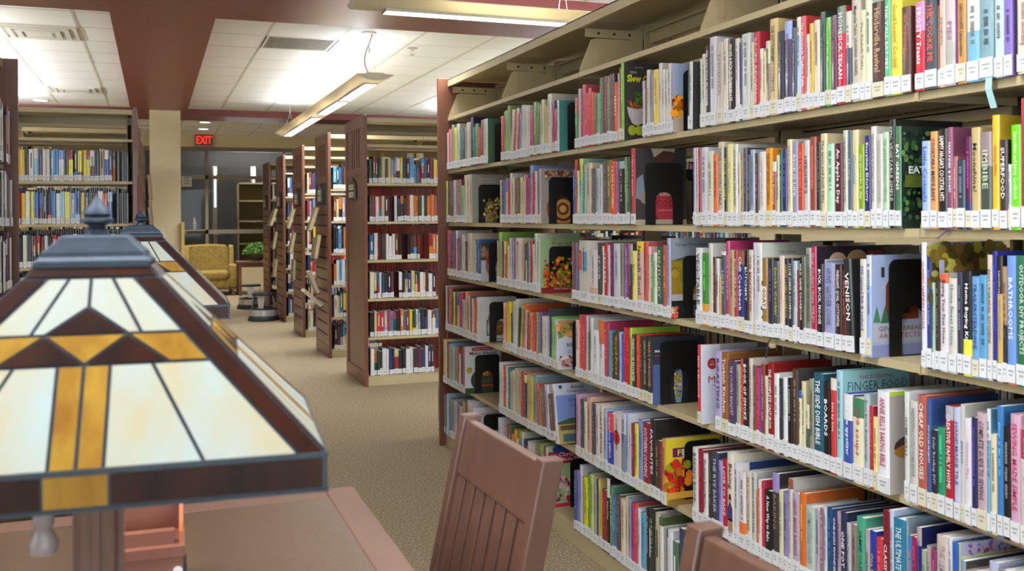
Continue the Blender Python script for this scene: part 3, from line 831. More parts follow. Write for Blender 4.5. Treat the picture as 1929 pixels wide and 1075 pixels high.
4|4.120|35|246|20|-7|d86a30||||0
4|4.085|30|221|20|-4|c8b8b0||||0
4|4.055|20|210|20|-3|3a3a5a||||0
4|4.036|22|220|20|-2|b84848||||0
4|4.013|26|213|20|0|d88a30||||0
4|3.987|29|202|20|0|c04a3c||||0
4|3.959|19|215|20|0|7a4a70||||0
4|3.940|23|220|20|0|d87830||||0
4|3.917|23|219|20|0|4a8a90||||0
4|3.894|23|224|20|0|6a4a80||||0
4|3.871|32|209|20|0|d0c8a0||||0
4|3.839|31|209|20|0|ccd0dc||||0
4|3.808|18|212|20|0|b8b8c8||||0
4|3.791|26|249|20|0|34345c|Kdark|||1
4|3.765|30|216|20|0|7ac050||||0
4|3.734|17|209|20|0|a8b8b8||||0
4|3.717|23|205|20|0|d8d4d8|Kre|||1
4|3.514|35|228|20|0|d8c0b8||||0
4|3.479|34|252|20|0|cc4040||||0
4|3.445|29|254|20|0|a84050||||0
4|3.416|19|254|20|0|c0b0b8||||0
4|3.396|19|191|20|0|4a6048||||0
4|3.378|23|250|20|0|c8c8c4||||0
4|3.354|53|206|20|0|dce0e4||||1
4|3.301|47|247|20|0|d8d0d0|Ud86830.35|||1
4|3.254|39|246|20|0|a83858||||1
4|3.215|26|219|20|0|4a98a8||||0
4|3.189|25|211|20|0|4a3a2c||||0
4|3.163|33|225|20|0|4a4030||Good Food|d8b830|1
4|3.130|17|221|20|0|a8bcd8||||0
4|3.114|20|215|20|0|4a50a8||||0
4|3.093|24|242|20|0|c01c30||||0
4|3.069|22|239|20|0|a82838||||0
4|3.047|16|245|20|0|a0c040||||0
4|3.031|35|224|20|0|2a3238||FARMHOUSE FAVORITES|f0f4f4|1
4|2.996|21|227|20|0|e8401c||||0
4|2.975|30|224|20|0|3a342c||||1
4|2.945|30|227|20|0|2a2a2c||DERRY FLAT CAMPFIRE COOK|b0b0b4|1
4|2.915|35|227|20|0|2f3440|!,Kmarc|MARC FORGIONE|e09038|1
4|2.577|19|243|30|0|b8323c|Kmad|MAD DELICIOUS|f0d0d0|1
4|2.475|33|239|30|0|a89cc8||ROASTING|302840|1
4|2.442|34|238|30|0|8a5a2c||Turkish Kitchen|f0e0c8|1
4|2.408|41|220|30|0|4a3a58||THE COUNTRY BANQUET|b0a0b8|1
4|2.367|22|213|30|0|9aa090||||1
4|2.345|12|232|30|0|b8402c||||0
4|2.333|29|235|30|0|1c1c1c||BOOK OF SMOKE|f0f0f0|1
4|2.304|18|239|30|0|c8b8b0||||1
4|2.285|17|222|30|0|5a5048||||1
4|2.269|14|218|30|0|d01c40||||0
4|2.255|9|220|30|0|4050a0||||0
4|2.245|16|231|30|0|8a3428||GRILLIN' WITH GAS|e8b060|1
4|2.229|14|200|30|0|ccd4c4||||0
4|2.215|28|239|30|0|8a1c1c||THE COMPLETE CAST-IRON|f0e0e0|1
4|2.187|23|214|30|0|dcdce0||||1
4|2.165|18|204|30|0|2f3438||||1
4|2.147|19|210|30|0|d8dce0||Air Fry|80b850|1
4|2.128|21|210|30|0|241c1c||||1
4|2.107|26|237|30|0|4a3a30|Kdark|||1
4|2.081|12|184|30|0|dcd8b8|U3858b0.1|||0
4|2.069|16|211|30|0|d0c8a0||||1
4|2.053|15|155|30|0|4a5a4c|Ud0ccb0.4|||0
4|2.038|19|222|30|0|8a8a78||||1
4|2.019|38|241|30|0|1f5468||THE SIDE DISH BIBLE|e8f0f4|1
4|1.982|26|225|30|0|241c1c||BOARDS|f4f4f4|1
4|1.955|22|237|30|0|c43c3c|Ud8ccc0.12|bite by bite|f4d0c8|1
4|1.933|24|260|30|0|98c4d0|Kfinger|||1
4|1.907|32|207|30|0|3a50a0|Udcdce0.3|the new appetizer|f4f4ff|1
4|1.875|39|203|30|0|dcd8b8|U3c7c58.22|400 soups|b83858|1
4|1.836|19|219|30|0|a8b8bc||Bone Broth Breakthrough|505c60|1
4|1.817|12|193|30|0|b02c3c||||1
4|1.805|15|170|30|0|e4d080||||1
4|1.790|39|235|30|0|e0e0e4|!,Kbake|ANNIE BELL'S BAKING BIBLE|b03858|1
4|1.705|16|246|30|0|ccd4cc|Kwhite|HOME SKILLS|404840|1
4|1.688|24|229|30|0|c8c0bc||PREVENTING COSTLY HOME REPAIR|78887c|1
4|1.664|26|246|30|0|a85848||CHEAP OLD HOUSES|f0e4e0|1
4|1.638|12|241|30|0|3a5a98||DIY SOLAR PROJECTS|e4ecf8|1
4|1.626|19|177|30|0|2f2c34||Solar Rooftop DIY|b0b0b8|1
4|1.608|22|186|30|0|2f8a64||||1
4|1.586|22|236|30|0|a82434|Ua8a8b0.12|CREATIVE FAMILY HOME|f0d8dc|1
4|1.563|18|236|30|0|b8bcd4||HANDMADE TILE|50587c|1
4|1.545|10|246|30|0|c8c8c0|Uc0c0b8.3|IDEA BOOK|303030|1
4|1.535|18|219|30|0|d8d4dc||Furniture Flips|d080a8|1
4|1.517|15|225|30|0|2c2a58||||1
4|1.502|25|238|30|0|b8a0a8||COMPLETE GUIDE TO SEWING|403840|1
4|1.478|9|249|30|0|6aa8c8|Ud0d8d8.25|||1
4|1.469|15|200|30|0|d8ccac||||1
4|1.453|15|260|30|0|3a78b0||||1
4|1.438|17|222|30|0|241c20||||1
4|1.421|24|250|30|0|c8a0b4||SEWING MADE SIMPLE|c03060|1
4|1.398|26|224|30|0|c8c8c0|Ua8304c.25|Little Things to Sew|909890|1
5|5.298|32|247|50|0|d8b830||||0
5|5.266|38|247|50|0|d4ccc4||||0
5|5.228|40|237|50|0|4a5248||||0
5|5.187|35|231|50|0|d08a48||||0
5|5.152|49|242|50|0|6aa0c0||||0
5|5.103|18|231|50|0|c8b8b0||||0
5|5.085|54|229|50|0|5a9a88||||0
5|5.031|35|240|50|0|b03840||||0
5|4.995|29|202|50|0|c8ccc8||||0
5|4.966|40|244|50|0|3a4040||||0
5|4.926|36|253|50|0|c05070|Kmake|||1
5|4.375|36|243|40|0|ccd0dc||||0
5|4.339|24|234|40|0|d8d0c8||||0
5|4.315|35|237|40|0|b8503c||||0
5|4.280|29|238|40|0|cfd4cc||||0
5|4.251|29|237|40|0|4a7a80||||0
5|4.223|34|223|40|0|b0a890||||0
5|4.189|33|232|40|0|c8c4ac||||0
5|4.156|22|245|40|0|b8b49c||||0
5|4.134|27|244|40|0|d0b888||||0
5|4.107|21|248|40|0|a8a49c||||0
5|4.085|48|242|40|0|a83c38||||0
5|4.038|31|235|40|0|3a4044|Ue0e080.15|||0
5|4.006|31|244|40|0|a8a090||||0
5|3.976|45|237|40|0|d0bc40||||0
5|3.930|49|248|40|0|8098a0||||0
5|3.881|29|219|40|4|c8605c||||0
5|3.852|24|205|40|4|9a8a5a||||0
5|3.828|57|216|40|5|7a5a60||||1
5|3.771|41|229|40|8|c8c4cc||||0
5|3.730|59|197|40|10|6a5058||||1
5|3.671|31|247|40|11|dcdce0|Kamish|||1
5|3.471|39|242|40|0|c898b8||||1
5|3.431|35|231|40|0|4a5058||||0
5|3.396|28|228|40|0|d4ccb4||||0
5|3.368|40|249|40|0|d0a090||||1
5|3.328|37|235|40|0|4a4a58||||1
5|3.291|36|237|40|0|d8ccd0||||1
5|3.255|33|239|40|0|d8ccb0||CAST IRON|302c28|1
5|3.222|30|232|40|0|98aed8||||0
5|3.192|51|225|40|0|3040b0|Ud84050.3|Recipes Across AMERICA|e8e0f0|1
5|3.141|61|236|40|0|d8d0cc|Kred|||1
5|3.080|41|246|40|0|8088a8|Uc8ccd8.3|||1
5|3.039|23|251|40|0|a8b8d8|Kwhite|||1
5|3.016|13|220|40|0|d0ccc8||||0
5|3.003|27|223|40|0|8a3a48||||0
5|2.976|28|226|40|0|e0d858||||1
5|2.948|33|246|40|0|7890c8||||1
5|2.916|50|244|40|0|8a2838||SOUTHERN COOKING|e8d0d0|1
5|2.866|33|264|40|0|2a2a2a||FAVORITES|f4f4f4|1
5|2.833|36|201|40|0|4a3a28||||1
5|2.797|12|201|40|0|902858||||0
5|2.785|27|215|40|0|c09040|Kpepper|||1
5|2.593|33|230|40|0|d0d4d0||BAKING BOOK|3c3c40|1
5|2.560|29|231|40|0|8a1c34||||1
5|2.531|27|224|40|0|d8d8d4||The Artisan Bread Machine|3c383c|1
5|2.504|24|234|40|0|3a3430||||1
5|2.481|34|242|40|0|3a4058||THE RYE BAKER|b0b4c8|1
5|2.447|22|223|40|0|a090c8||||1
5|2.424|23|234|40|0|a81c30||LOVE TO BAKE|f4e0e0|1
5|2.401|36|258|40|0|d8d4c4|Kfigure|Baking|5c3c28|1
5|2.366|23|237|40|0|c8c8d0|Kblue|||1
5|2.342|35|215|40|0|dcd8d8|De07030.35|||1
5|2.307|29|226|40|0|cfc8b8|!|PAUL HOLLYWOOD BAKE|8c5c28|1
5|2.279|21|231|40|0|b8bcb8||BAKING YESTERYEAR|585c64|1
5|2.258|9|185|40|0|c07038||||0
5|2.249|16|216|40|0|d8c8c8||Bake Sale Cookbook|c03848|1
5|2.233|13|216|40|0|b83048||||0
5|2.220|37|197|40|0|1c1c1e||A New Way to Bake|e8e8e8|1
5|2.183|28|253|40|0|3a3838|U9484b8.2|BAKING|907068|1
5|2.155|19|213|40|0|c8c8a0||||1
5|2.136|21|214|40|0|8478a8||||1
5|2.115|19|253|40|0|c8c4bc|U8c5038.1|BREAD MACHINE COOKBOOK|908c84|1
5|2.096|29|222|40|0|a8a4b4||HAND MADE BAKING|a83850|1
5|2.067|25|230|40|0|c86828||||1
5|2.042|38|204|40|0|b0c0b8||ULTIMATE BREAD COOKER|80908c|1
5|2.004|18|205|40|0|a8a0b0||||1
5|1.986|16|212|40|0|8a6a70||||1
5|1.971|12|219|40|0|c8d0e0||||1
5|1.959|22|221|40|0|1f4a70||||1
5|1.937|16|218|40|0|2c3468||ONE-DISH WONDERS|f0f0f0|1
5|1.921|13|223|40|0|a89098||||1
5|1.908|22|226|40|0|26304f||ONE POT|f4f4f4|1
5|1.887|16|204|40|0|b8b4bc||One Pan Comfort|505058|1
5|1.870|19|206|40|0|8a7868||||1
5|1.851|29|231|40|0|48a080|!|JAMIE OLIVER|1c4438|1
5|1.822|15|209|40|0|a8a0a8||ONE POT|404048|1
5|1.806|20|211|40|0|24389c||One Pot|e0b840|1
5|1.786|23|201|40|0|c03c44||||1
5|1.763|21|271|40|0|7c1c28|Udcdcdc.0|CLASSIC|f0e0e0|1
5|1.742|13|277|40|0|b8c8e0||||1
5|1.730|38|264|40|0|2c7898||THE ULTIMATE CASSEROLES|d0e8f0|1
5|1.691|5|272|40|0|8aa0b0||||0
5|1.686|11|237|40|0|c8443c|U3a80b8.4|||1
5|1.674|14|237|40|0|9c2448||||1
5|1.660|14|263|40|0|1f2c64|Ua89898.15|||1
5|1.646|14|217|40|0|9aa890||||1
5|1.631|12|231|40|0|a89898||||1
5|1.618|16|227|40|0|8a3c68||||1
5|1.602|33|264|40|0|c8bcb8||THE LEMON COOKBOOK|a09494|1
5|1.569|9|266|40|0|d8d8e0||||1
5|1.560|18|261|40|0|2c60b0||Quick & Easy|e0ecf8|1
5|1.542|5|263|40|0|c0c890|Kyellow|||1
5|1.537|14|231|40|0|8898b0|Kdark|||1
5|1.523|58|215|40|0|b0a090||||1
5|1.465|22|253|40|0|b0b4d0||||1
5|1.443|39|246|40|0|8a90a0||||1
5|1.404|27|257|40|0|b8bcc0||||1
6|5.477|30|238|30|0|5aa0b8||||0
6|5.410|41|239|30|0|c8d0d8||||0
6|5.369|30|225|30|0|8a9098||||0
6|5.305|30|237|30|0|c0d4e8||||0
6|5.242|39|222|30|0|6a90b8||||0
6|5.204|38|225|30|0|8a9a98||||0
6|5.165|60|227|30|0|b8b8c0||||0
6|5.105|51|220|30|0|8a8090||||0
6|5.054|58|216|30|0|b0a8b0||||0
6|4.996|30|248|30|0|b09878||||0
6|4.912|55|268|30|0|d0c8c4||||0
6|4.857|47|242|30|0|b8bcd0|Kwhite|||1
6|4.420|5|270|30|0|c8d0d0||||0
6|4.415|30|270|30|0|c0c4dc|Kwhite|||1
6|4.304|39|260|30|0|a03c38||||0
6|4.265|32|266|30|0|3a7050|Kgreen|||1
6|4.233|38|232|30|0|d88858||||0
6|4.196|25|260|30|0|d8982c||||0
6|4.171|37|223|30|0|c8b8b0||||0
6|4.134|36|268|30|0|8ab068||||0
6|4.098|24|269|30|0|c4ccb8||||0
6|4.075|24|240|30|0|34406c||||0
6|4.051|23|217|30|0|a03038||||0
6|4.028|52|241|30|0|d0ccd0||||0
6|3.976|30|248|30|0|c8b0b0||||1
6|3.915|27|262|30|0|5a8a40||||0
6|3.887|32|264|30|0|8a8a60||||0
6|3.855|16|263|30|0|90b058||||0
6|3.839|26|258|30|0|a83038||||0
6|3.812|26|264|30|0|b0d0d0|Kxmas|||1
6|3.516|26|236|30|0|4a5a88||||0
6|3.490|30|240|30|0|7478b8||||0
6|3.460|25|270|30|0|c0c0cc||||0
6|3.435|12|232|30|0|8a8a70||||0
6|3.423|37|233|30|0|d8d018||||0
6|3.386|24|255|30|0|6a9038||||0
6|3.362|29|259|30|0|bccc80||||0
6|3.333|24|258|30|0|b09c80||||0
6|3.310|19|252|30|0|2c5880||||0
6|3.291|13|257|30|0|c8b058||||0
6|3.278|16|224|30|0|c89c30||||0
6|3.262|43|228|30|0|84302c||||1
6|3.218|22|279|30|0|241c20|Ud4d0d0.25|SOUTH|f4f4f4|0
6|3.196|31|257|30|0|5a8868||||1
6|3.166|26|234|30|0|4a68a0||||0
6|3.140|34|241|30|0|5a4a48||||1
6|3.106|37|235|30|0|dccfb0||||1
6|3.068|20|252|30|0|c8bca8||||0
6|3.048|22|252|30|0|8898a8||||0
6|3.026|28|241|30|0|b03880||||1
6|2.998|22|249|30|0|c05048||||0
6|2.976|22|237|30|0|ccd4dc||||0
6|2.954|40|228|30|0|5a9cc0||||1
6|2.915|26|254|30|0|24242a||||1
6|2.889|33|262|30|0|2a2c2c||||1
6|2.855|29|249|30|0|4a5c2c||||1
6|2.826|25|251|30|0|505e34|Kalmond|||1"""
NAMED = {'sea green': '5aa880', 'light orange': 'dc9458', 'black': '1e1e20', 'charcoal': '3a3a3c', 'grey': '808080', 'light grey': 'b8b8b8', 'white': 'dadada', 'cream': 'd2c8ae', 'tan': 'c0a078', 'brown': '704830', 'dark brown': '3c2a20',
 'maroon': '5a2028', 'dark red': '8a2028', 'red': 'c03038', 'pink': 'd890a0', 'magenta': 'a82a68', 'orange': 'd87030', 'golden': 'cc9830', 'yellow': 'dcd040', 'olive': '7a7a40', 'lime green': '90c030',
 'green': '4a8040', 'dark green': '28483c', 'mint green': '98c8a8', 'teal': '2c7078', 'light blue': '98b8d8', 'blue': '3858a8', 'navy blue': '262c60', 'slate blue': '4c5c70', 'lavender': 'a8a0cc', 'purple': '60307a', 'mauve': 'a07088', 'terracotta': 'a85848', 'sage grey': 'a8b0a0', 'rose': 'b85060'}
def cname(h):
    c = [int(h[i:i+2], 16) for i in (0, 2, 4)]
    return min(NAMED, key=lambda n: sum((a-b)**2*w_ for a, b, w_ in zip(c, [int(NAMED[n][i:i+2], 16) for i in (0, 2, 4)], (2, 3, 2))))
ROWN = {1: 'top book row', 2: 'second row', 3: 'third row', 4: 'fourth row', 5: 'fifth row', 6: 'bottom row'}
BAY = ['farthest bay', 'second bay', 'third bay', 'fourth bay', 'nearest bay', 'nearest bay']

def shade(h, f):
    return ''.join('%02x' % max(0, min(255, int(int(h[i:i+2], 16)*f))) for i in (0, 2, 4))
def book_geo(th, h, D, col, up=None, dn=None, cover=None, rr=R, soft=True):
    """cover / pages / spine label as three MBs, local frame: x into the shelf, -y toward the reader, z up"""
    t = .0016 if soft else .0028; C = MB(); cov = cover or col
    zs = [0]; cs = []
    if dn: zs.append(h*dn[1]); cs.append(dn[0])
    zs.append(h*(1-up[1]) if up and up[1] > .02 else h); cs.append(col)
    if up and up[1] > .02: zs.append(h); cs.append(up[0])
    b = min(.003, th*.12)
    for za, zb, cc in zip(zs, zs[1:], cs):
        pts = [(t, 0), (0, 0-.0008), (-b*.7, -th*.2), (-b, -th*.5), (-b*.7, -th*.8), (0, -th+.0008), (t, -th)]
        for p, q in zip(pts, pts[1:]): C.face([(p[0], p[1], za), (q[0], q[1], za), (q[0], q[1], zb), (p[0], p[1], zb)], 0, cc)
    C.face([(p[0], p[1], h) for p in pts], 0, cs[-1]); C.face([(p[0], p[1], 0) for p in pts][::-1], 0, cs[0])
    C.box((t, 0, 0), (D, -t, h), 0, cov); C.box((t, -th, 0), (D, -th+t, h), 0, cov)
    P = MB(); e = .001 if soft else .004; P.box((t, -t, e), (D-e, -th+t, h-e), 0, 'ffffff', 'XyYzZ')
    Lb = MB(); z0 = rr.uniform(.002, .006); lh = rr.uniform(.034, .042); lc = 'd3d5d7' if rr.random() < .86 else 'cfcbb2'
    x = -b-.0006; w2 = th*.46
    Lb.box((x, -th/2+w2, z0), (-.0002, -th/2-w2, z0+lh), 0, lc)
    Lb.face([(x, -th/2+w2, z0+lh), (x+.0001, -th/2+w2, z0), (x, -th/2-w2, z0)], 0, lc)
    if th > .009:
        for q, ww in ((.6, .62), (.38, .42)):
            n = max(2, int(th/.004)); zz = z0+lh*q
            for k in range(n):
                y0 = -th/2 + w2*ww - k*(2*w2*ww)/n
                Lb.face([(x-.0002, y0, zz), (x-.0002, y0-1.4*w2*ww/n, zz), (x-.0002, y0-1.4*w2*ww/n, zz+.004), (x-.0002, y0, zz+.004)], 0, '8a8a8a')
    return C, P, Lb, -b
def spine_text(mb, s, th, h, xb, col):
    vh = th*.46; L = (h-.052)*.86
    put_text(mb, s, (xb-.0009, -th/2, .046+(h-.046)/2), (0, 0, -1), (0, -1, 0), w=L, h=min(vh, .024), c=col, bold=.012, stretch=1.5)
# ---- cover pictures: shapes given in fractions of the cover (u right, v up)
def art(kind, D, h):
    m = MB(); y = [0]; ku = [1.0]
    def q(*p): return [(a*D*ku[0], y[0], b*h) for a, b in p]
    def nxt(): y[0] -= .00004
    def rect(u0, v0, u1, v1, c): nxt(); m.face(q((u0, v0), (u1, v0), (u1, v1), (u0, v1)), 0, c)
    def disc(u, v, r, c, sy=1, n=20): nxt(); m.face([((u*D+r*D*math.cos(2*math.pi*k/n))*ku[0], y[0], v*h+sy*r*D*math.sin(2*math.pi*k/n)*(.5+.5*ku[0])) for k in range(n)], 0, c)
    def poly(pts, c): nxt(); m.face(q(*pts), 0, c)
    def text(s, u, v, w_, hh, c, bold=.01): nxt(); put_text(m, s, (u*D*ku[0], y[0], v*h), (1, 0, 0), (0, 0, 1), w=w_*D*ku[0], h=hh*h, c=c, bold=bold)
    def dots(u0, v0, u1, v1, n, r, cols, seed=1):
        g = random.Random(seed)
        for k in range(int(n*2.4)): disc(g.uniform(u0, u1), g.uniform(v0, v1), r*g.uniform(.35, .8), shade(g.choice(cols), g.uniform(.75, 1.2)), sy=g.uniform(.7, 1.3), n=7)
    if kind == 'slow':
        rect(0, 0, 1, 1, '3c3836'); ku[0] = .45; text('Slow', .44, .80, .62, .10, 'd8dc20', .04); text('C', .9, .80, .15, .09, 'd8dc20', .04); text('EVERYDAY', .42, .88, .3, .03, 'c8c4c0'); text('Taste of Home', .66, .945, .4, .025, 'b8b0a8')
        dots(.18, .40, .95, .50, 40, .06, ['8a4428', 'b06030', '6a3018', 'c88040'], 3); dots(.42, .48, .8, .62, 30, .05, ['3c6c28', '5c9038', '2c5020'], 4)
        poly([(.08, .43), (.14, .33), (.3, .22), (.5, .19), (.75, .22), (.95, .33), (1, .43), (.5, .40)], 'c4c0c4'); disc(.3, .13, .18, '9cac24', .7); disc(.62, .13, .2, 'b0bc30', .6)
    elif kind == 'habit':
        rect(0, 0, 1, 1, '3f8078'); text('HABITS', .62, .60, .6, .07, 'e4ece8'); text('OF FOOD', .62, .5, .55, .07, 'd8e4e0'); dots(.3, .05, .95, .25, 26, .07, ['c8a030', '6a4a28', 'd8c8b0', '8c3c28'], 2)
        for v in (.38, .35, .32): rect(.4, v, .9, v+.006, 'a8c8c0')
    elif kind == 'green': rect(0, 0, 1, 1, '3c6448'); disc(.6, .5, .3, '4c7858', 2.4); dots(.3, .05, .9, .2, 12, .08, ['8a8048', '5c7848'], 5)
    elif kind == 'greenj': rect(0, 0, 1, 1, '58b828'); disc(.5, .75, .2, '98d860'); text('JUICES', .5, .5, .7, .08, '2c7818')
    elif kind == 'flower': rect(0, 0, 1, 1, '93a8c4'); dots(.0, .2, .5, .5, 46, .1, ['d88818', 'e8a828', 'b05818', '8c3818'], 6); text('S', .3, .68, .2, .08, 'a83848'); rect(0, 0, 1, .22, 'b0a08c')
    elif kind == 'dark': rect(0, 0, 1, 1, '3a3a3c'); dots(.2, .2, .9, .8, 10, .07, ['5a4c38', '4c4a48'], 8)
    elif kind == 'white': rect(0, 0, 1, 1, 'c8cad2'); rect(.1, .85, .9, .87, 'a09098')
    elif kind == 'blue': rect(0, 0, 1, 1, '2a4478'); rect(0, 0, .18, 1, 'd0ccd0'); text('COOKIE', .6, .85, .5, .04, '8494b8')
    elif kind == 'yellow': rect(0, 0, 1, 1, 'c4cc90'); rect(0, .9, 1, 1, 'a8a8c8'); dots(.1, .9, .9, .99, 20, .03, ['6868b0', 'b04868'], 3)
    elif kind == 'sage': rect(0, 0, 1, 1, '5c8c58')
    elif kind == 'candy': rect(0, 0, 1, 1, '5c8c94'); poly([(.5, 0), (1, 0), (1, 1), (.9, 1), (.6, .5)], '4c7c3c'); poly([(0, .6), (.4, .8), (.7, 1), (0, 1)], 'b8b468'); rect(.52, .5, .8, .78, 'c8c4b0'); rect(.6, .53, .72, .75, '4c3c58')
    elif kind == 'deco': rect(0, 0, 1, 1, 'd0ccb0')
    elif kind == 'holiday': rect(0, 0, 1, 1, '98948c'); text('HOLIDAY', .42, .9, .7, .05, 'c4c0b8'); text('COOKING', .42, .84, .7, .05, 'c4c0b8'); dots(.3, .03, .9, .5, 90, .06, ['8cb828', 'c8b020', 'b03020', '2c4c20', 'd8d0a8', '8c3c58', 'd87820'], 11)
    elif kind == 'swirl':
        rect(0, 0, 1, 1, '989088'); dots(.1, .83, .8, .95, 24, .05, ['a05830', 'c8b090', '7a3420'], 12); disc(.5, .27, .38, '8c5428')
        for k, c in ((.33, 'c89048'), (.27, '6c3020'), (.21, 'cc9c50'), (.14, '7c3c20'), (.08, 'd8b068')): disc(.5+k*.06, .27, k, c)
    elif kind == 'jemin':
        rect(0, 0, 1, 1, '3c383c'); poly([(.30, 1), (.36, .88), (.62, .96), (.74, 1)], 'b0a898'); poly([(.42, .80), (.40, .90), (.55, .97), (.74, .93), (.72, .80)], '54382c'); poly([(.35, .99), (.38, .90), (.56, .975), (.76, .95), (.78, 1)], 'b8b0a0')
        poly([(0, .35), (.02, .6), (.14, .66), (.2, .3)], '74848c'); poly([(.1, .3), (.12, .42), (.2, .45), (.2, .26)], '8c7868'); disc(.62, .28, .30, 'a83440', 1.15); text('Jemima', .62, .40, .46, .085, 'e0d8c8'); text('CODE', .62, .28, .44, .09, '7c2c34'); rect(0, 0, 1, .07, 'a89c88')
        text('AN AFRICAN AMERICAN', .62, .19, .4, .02, 'd0b0a8')
    elif kind == 'eat':
        rect(0, 0, 1, 1, '24342c'); dots(0, .05, 1, .95, 110, .05, ['2c4c34', '3c6c38', '587c3c', '1c2428', '486c50', '6c9454'], 13); rect(0, .40, .95, .52, '5c6c28'); text('EAT GREENS', .43, .57, .76, .075, 'eceee4', .03); text('Seasonal recipes', .45, .46, .6, .025, 'c8cc98'); text('', .5, .5, .1, .1, 'ffffff')
    elif kind == 'bowl': rect(0, 0, 1, 1, 'b8b8bc'); rect(0, .55, 1, 1, '34403c'); dots(.05, .6, .6, .9, 12, .1, ['8c5c48', 'a87858'], 3); disc(.42, .42, .3, '8c6c50', 1.2); disc(.44, .42, .26, '9cac78', 1.2); dots(.3, .3, .6, .5, 14, .06, ['b8c890', 'b02c28', 'e0dcd0'], 5); disc(.25, .56, .12, 'b83028'); text('COMFORT', .5, .13, .8, .05, '283050', .03); text('FOOD', .5, .05, .5, .05, '283050', .03); disc(.85, .4, .2, '8c6c38', 1.6)
    elif kind == 'veg':
        rect(0, 0, 1, 1, '93ac80'); text('Vegetarian', .58, .88, .85, .09, '8c4a2c', .0); text('the', .35, .955, .1, .03, '4c6438'); dots(.1, .05, .95, .62, 120, .07, ['c85018', 'd88820', 'a82c18', '5c7c20', 'e0a030'], 15); rect(0, 0, 1, .10, '8c2028'); text('Judith Finlayson', .5, .075, .8, .04, 'd8c0c0')
    elif kind == 'boxes': rect(0, 0, 1, 1, 'ccc8bc')
    elif kind == 'front': rect(0, 0, 1, 1, '1c2420'); rect(0, .30, 1, .72, '8c7420'); dots(0, .45, 1, .6, 14, .12, ['a08428', '7c6820', 'a89030'], 4); rect(0, .72, 1, 1, '8894a0'); poly([(0, .72), (.3, .78), (.6, .74), (1, .8), (1, .72)], '4c5444'); text('New Frontier', .38, .92, .62, .045, '34383c', 0); rect(0, .22, 1, .30, 'a8a8a8'); dots(.2, .02, .8, .16, 20, .04, ['5c6c98', '8c7c70', '34508c'], 7); dots(0, .02, .1, .14, 8, .05, ['c84030', 'd8b890'], 1)
    elif kind == 'herbal': rect(0, 0, 1, 1, 'b4b4ac')
    elif kind == 'taste': rect(0, 0, 1, 1, 'bcc4b8'); text('Taste of Home', .41, .90, .28, .03, '5c4848'); dots(0, .15, .14, .75, 30, .05, ['d8a878', 'b83c30', 'e0d0b8', '4c6c38', 'c86040'], 17)
    elif kind == 'goat': pass
    elif kind == 'peach': rect(0, 0, 1, 1, '241c28'); disc(.32, .84, .14, 'b89878', .9); disc(.62, .84, .17, 'c09c74', .9); rect(.12, .82, .44, .87, 'c8ccd4'); rect(.14, .83, .42, .86, '8490a8'); rect(.78, .84, 1, .95, '8c2430'); text('Slow', .88, .89, .12, .06, 'd8c8c0')
    elif kind == 'ginger':
        rect(0, 0, 1, 1, 'a4b4dc'); ku[0] = .68; poly([(.28, .36), (.30, .72), (.62, .98), (1, .9), (1, .36)], '7c4028'); poly([(.16, .66), (.26, .66), (.62, 1), (.95, .99), (1, .88), (.62, .94)], 'b8bcc8'); rect(.2, .78, .27, .88, '3c3034')
        rect(.4, .58, .52, .70, 'c03c24'); rect(.4, .40, .52, .52, 'c03c24'); rect(.42, .60, .50, .68, '6c3824'); rect(.66, .42, .80, .62, '2c2024'); poly([(.18, .33), (.27, .5), (.38, .33)], '3c7450'); poly([(.02, .34), (.1, .5), (.18, .34)], '4c8458')
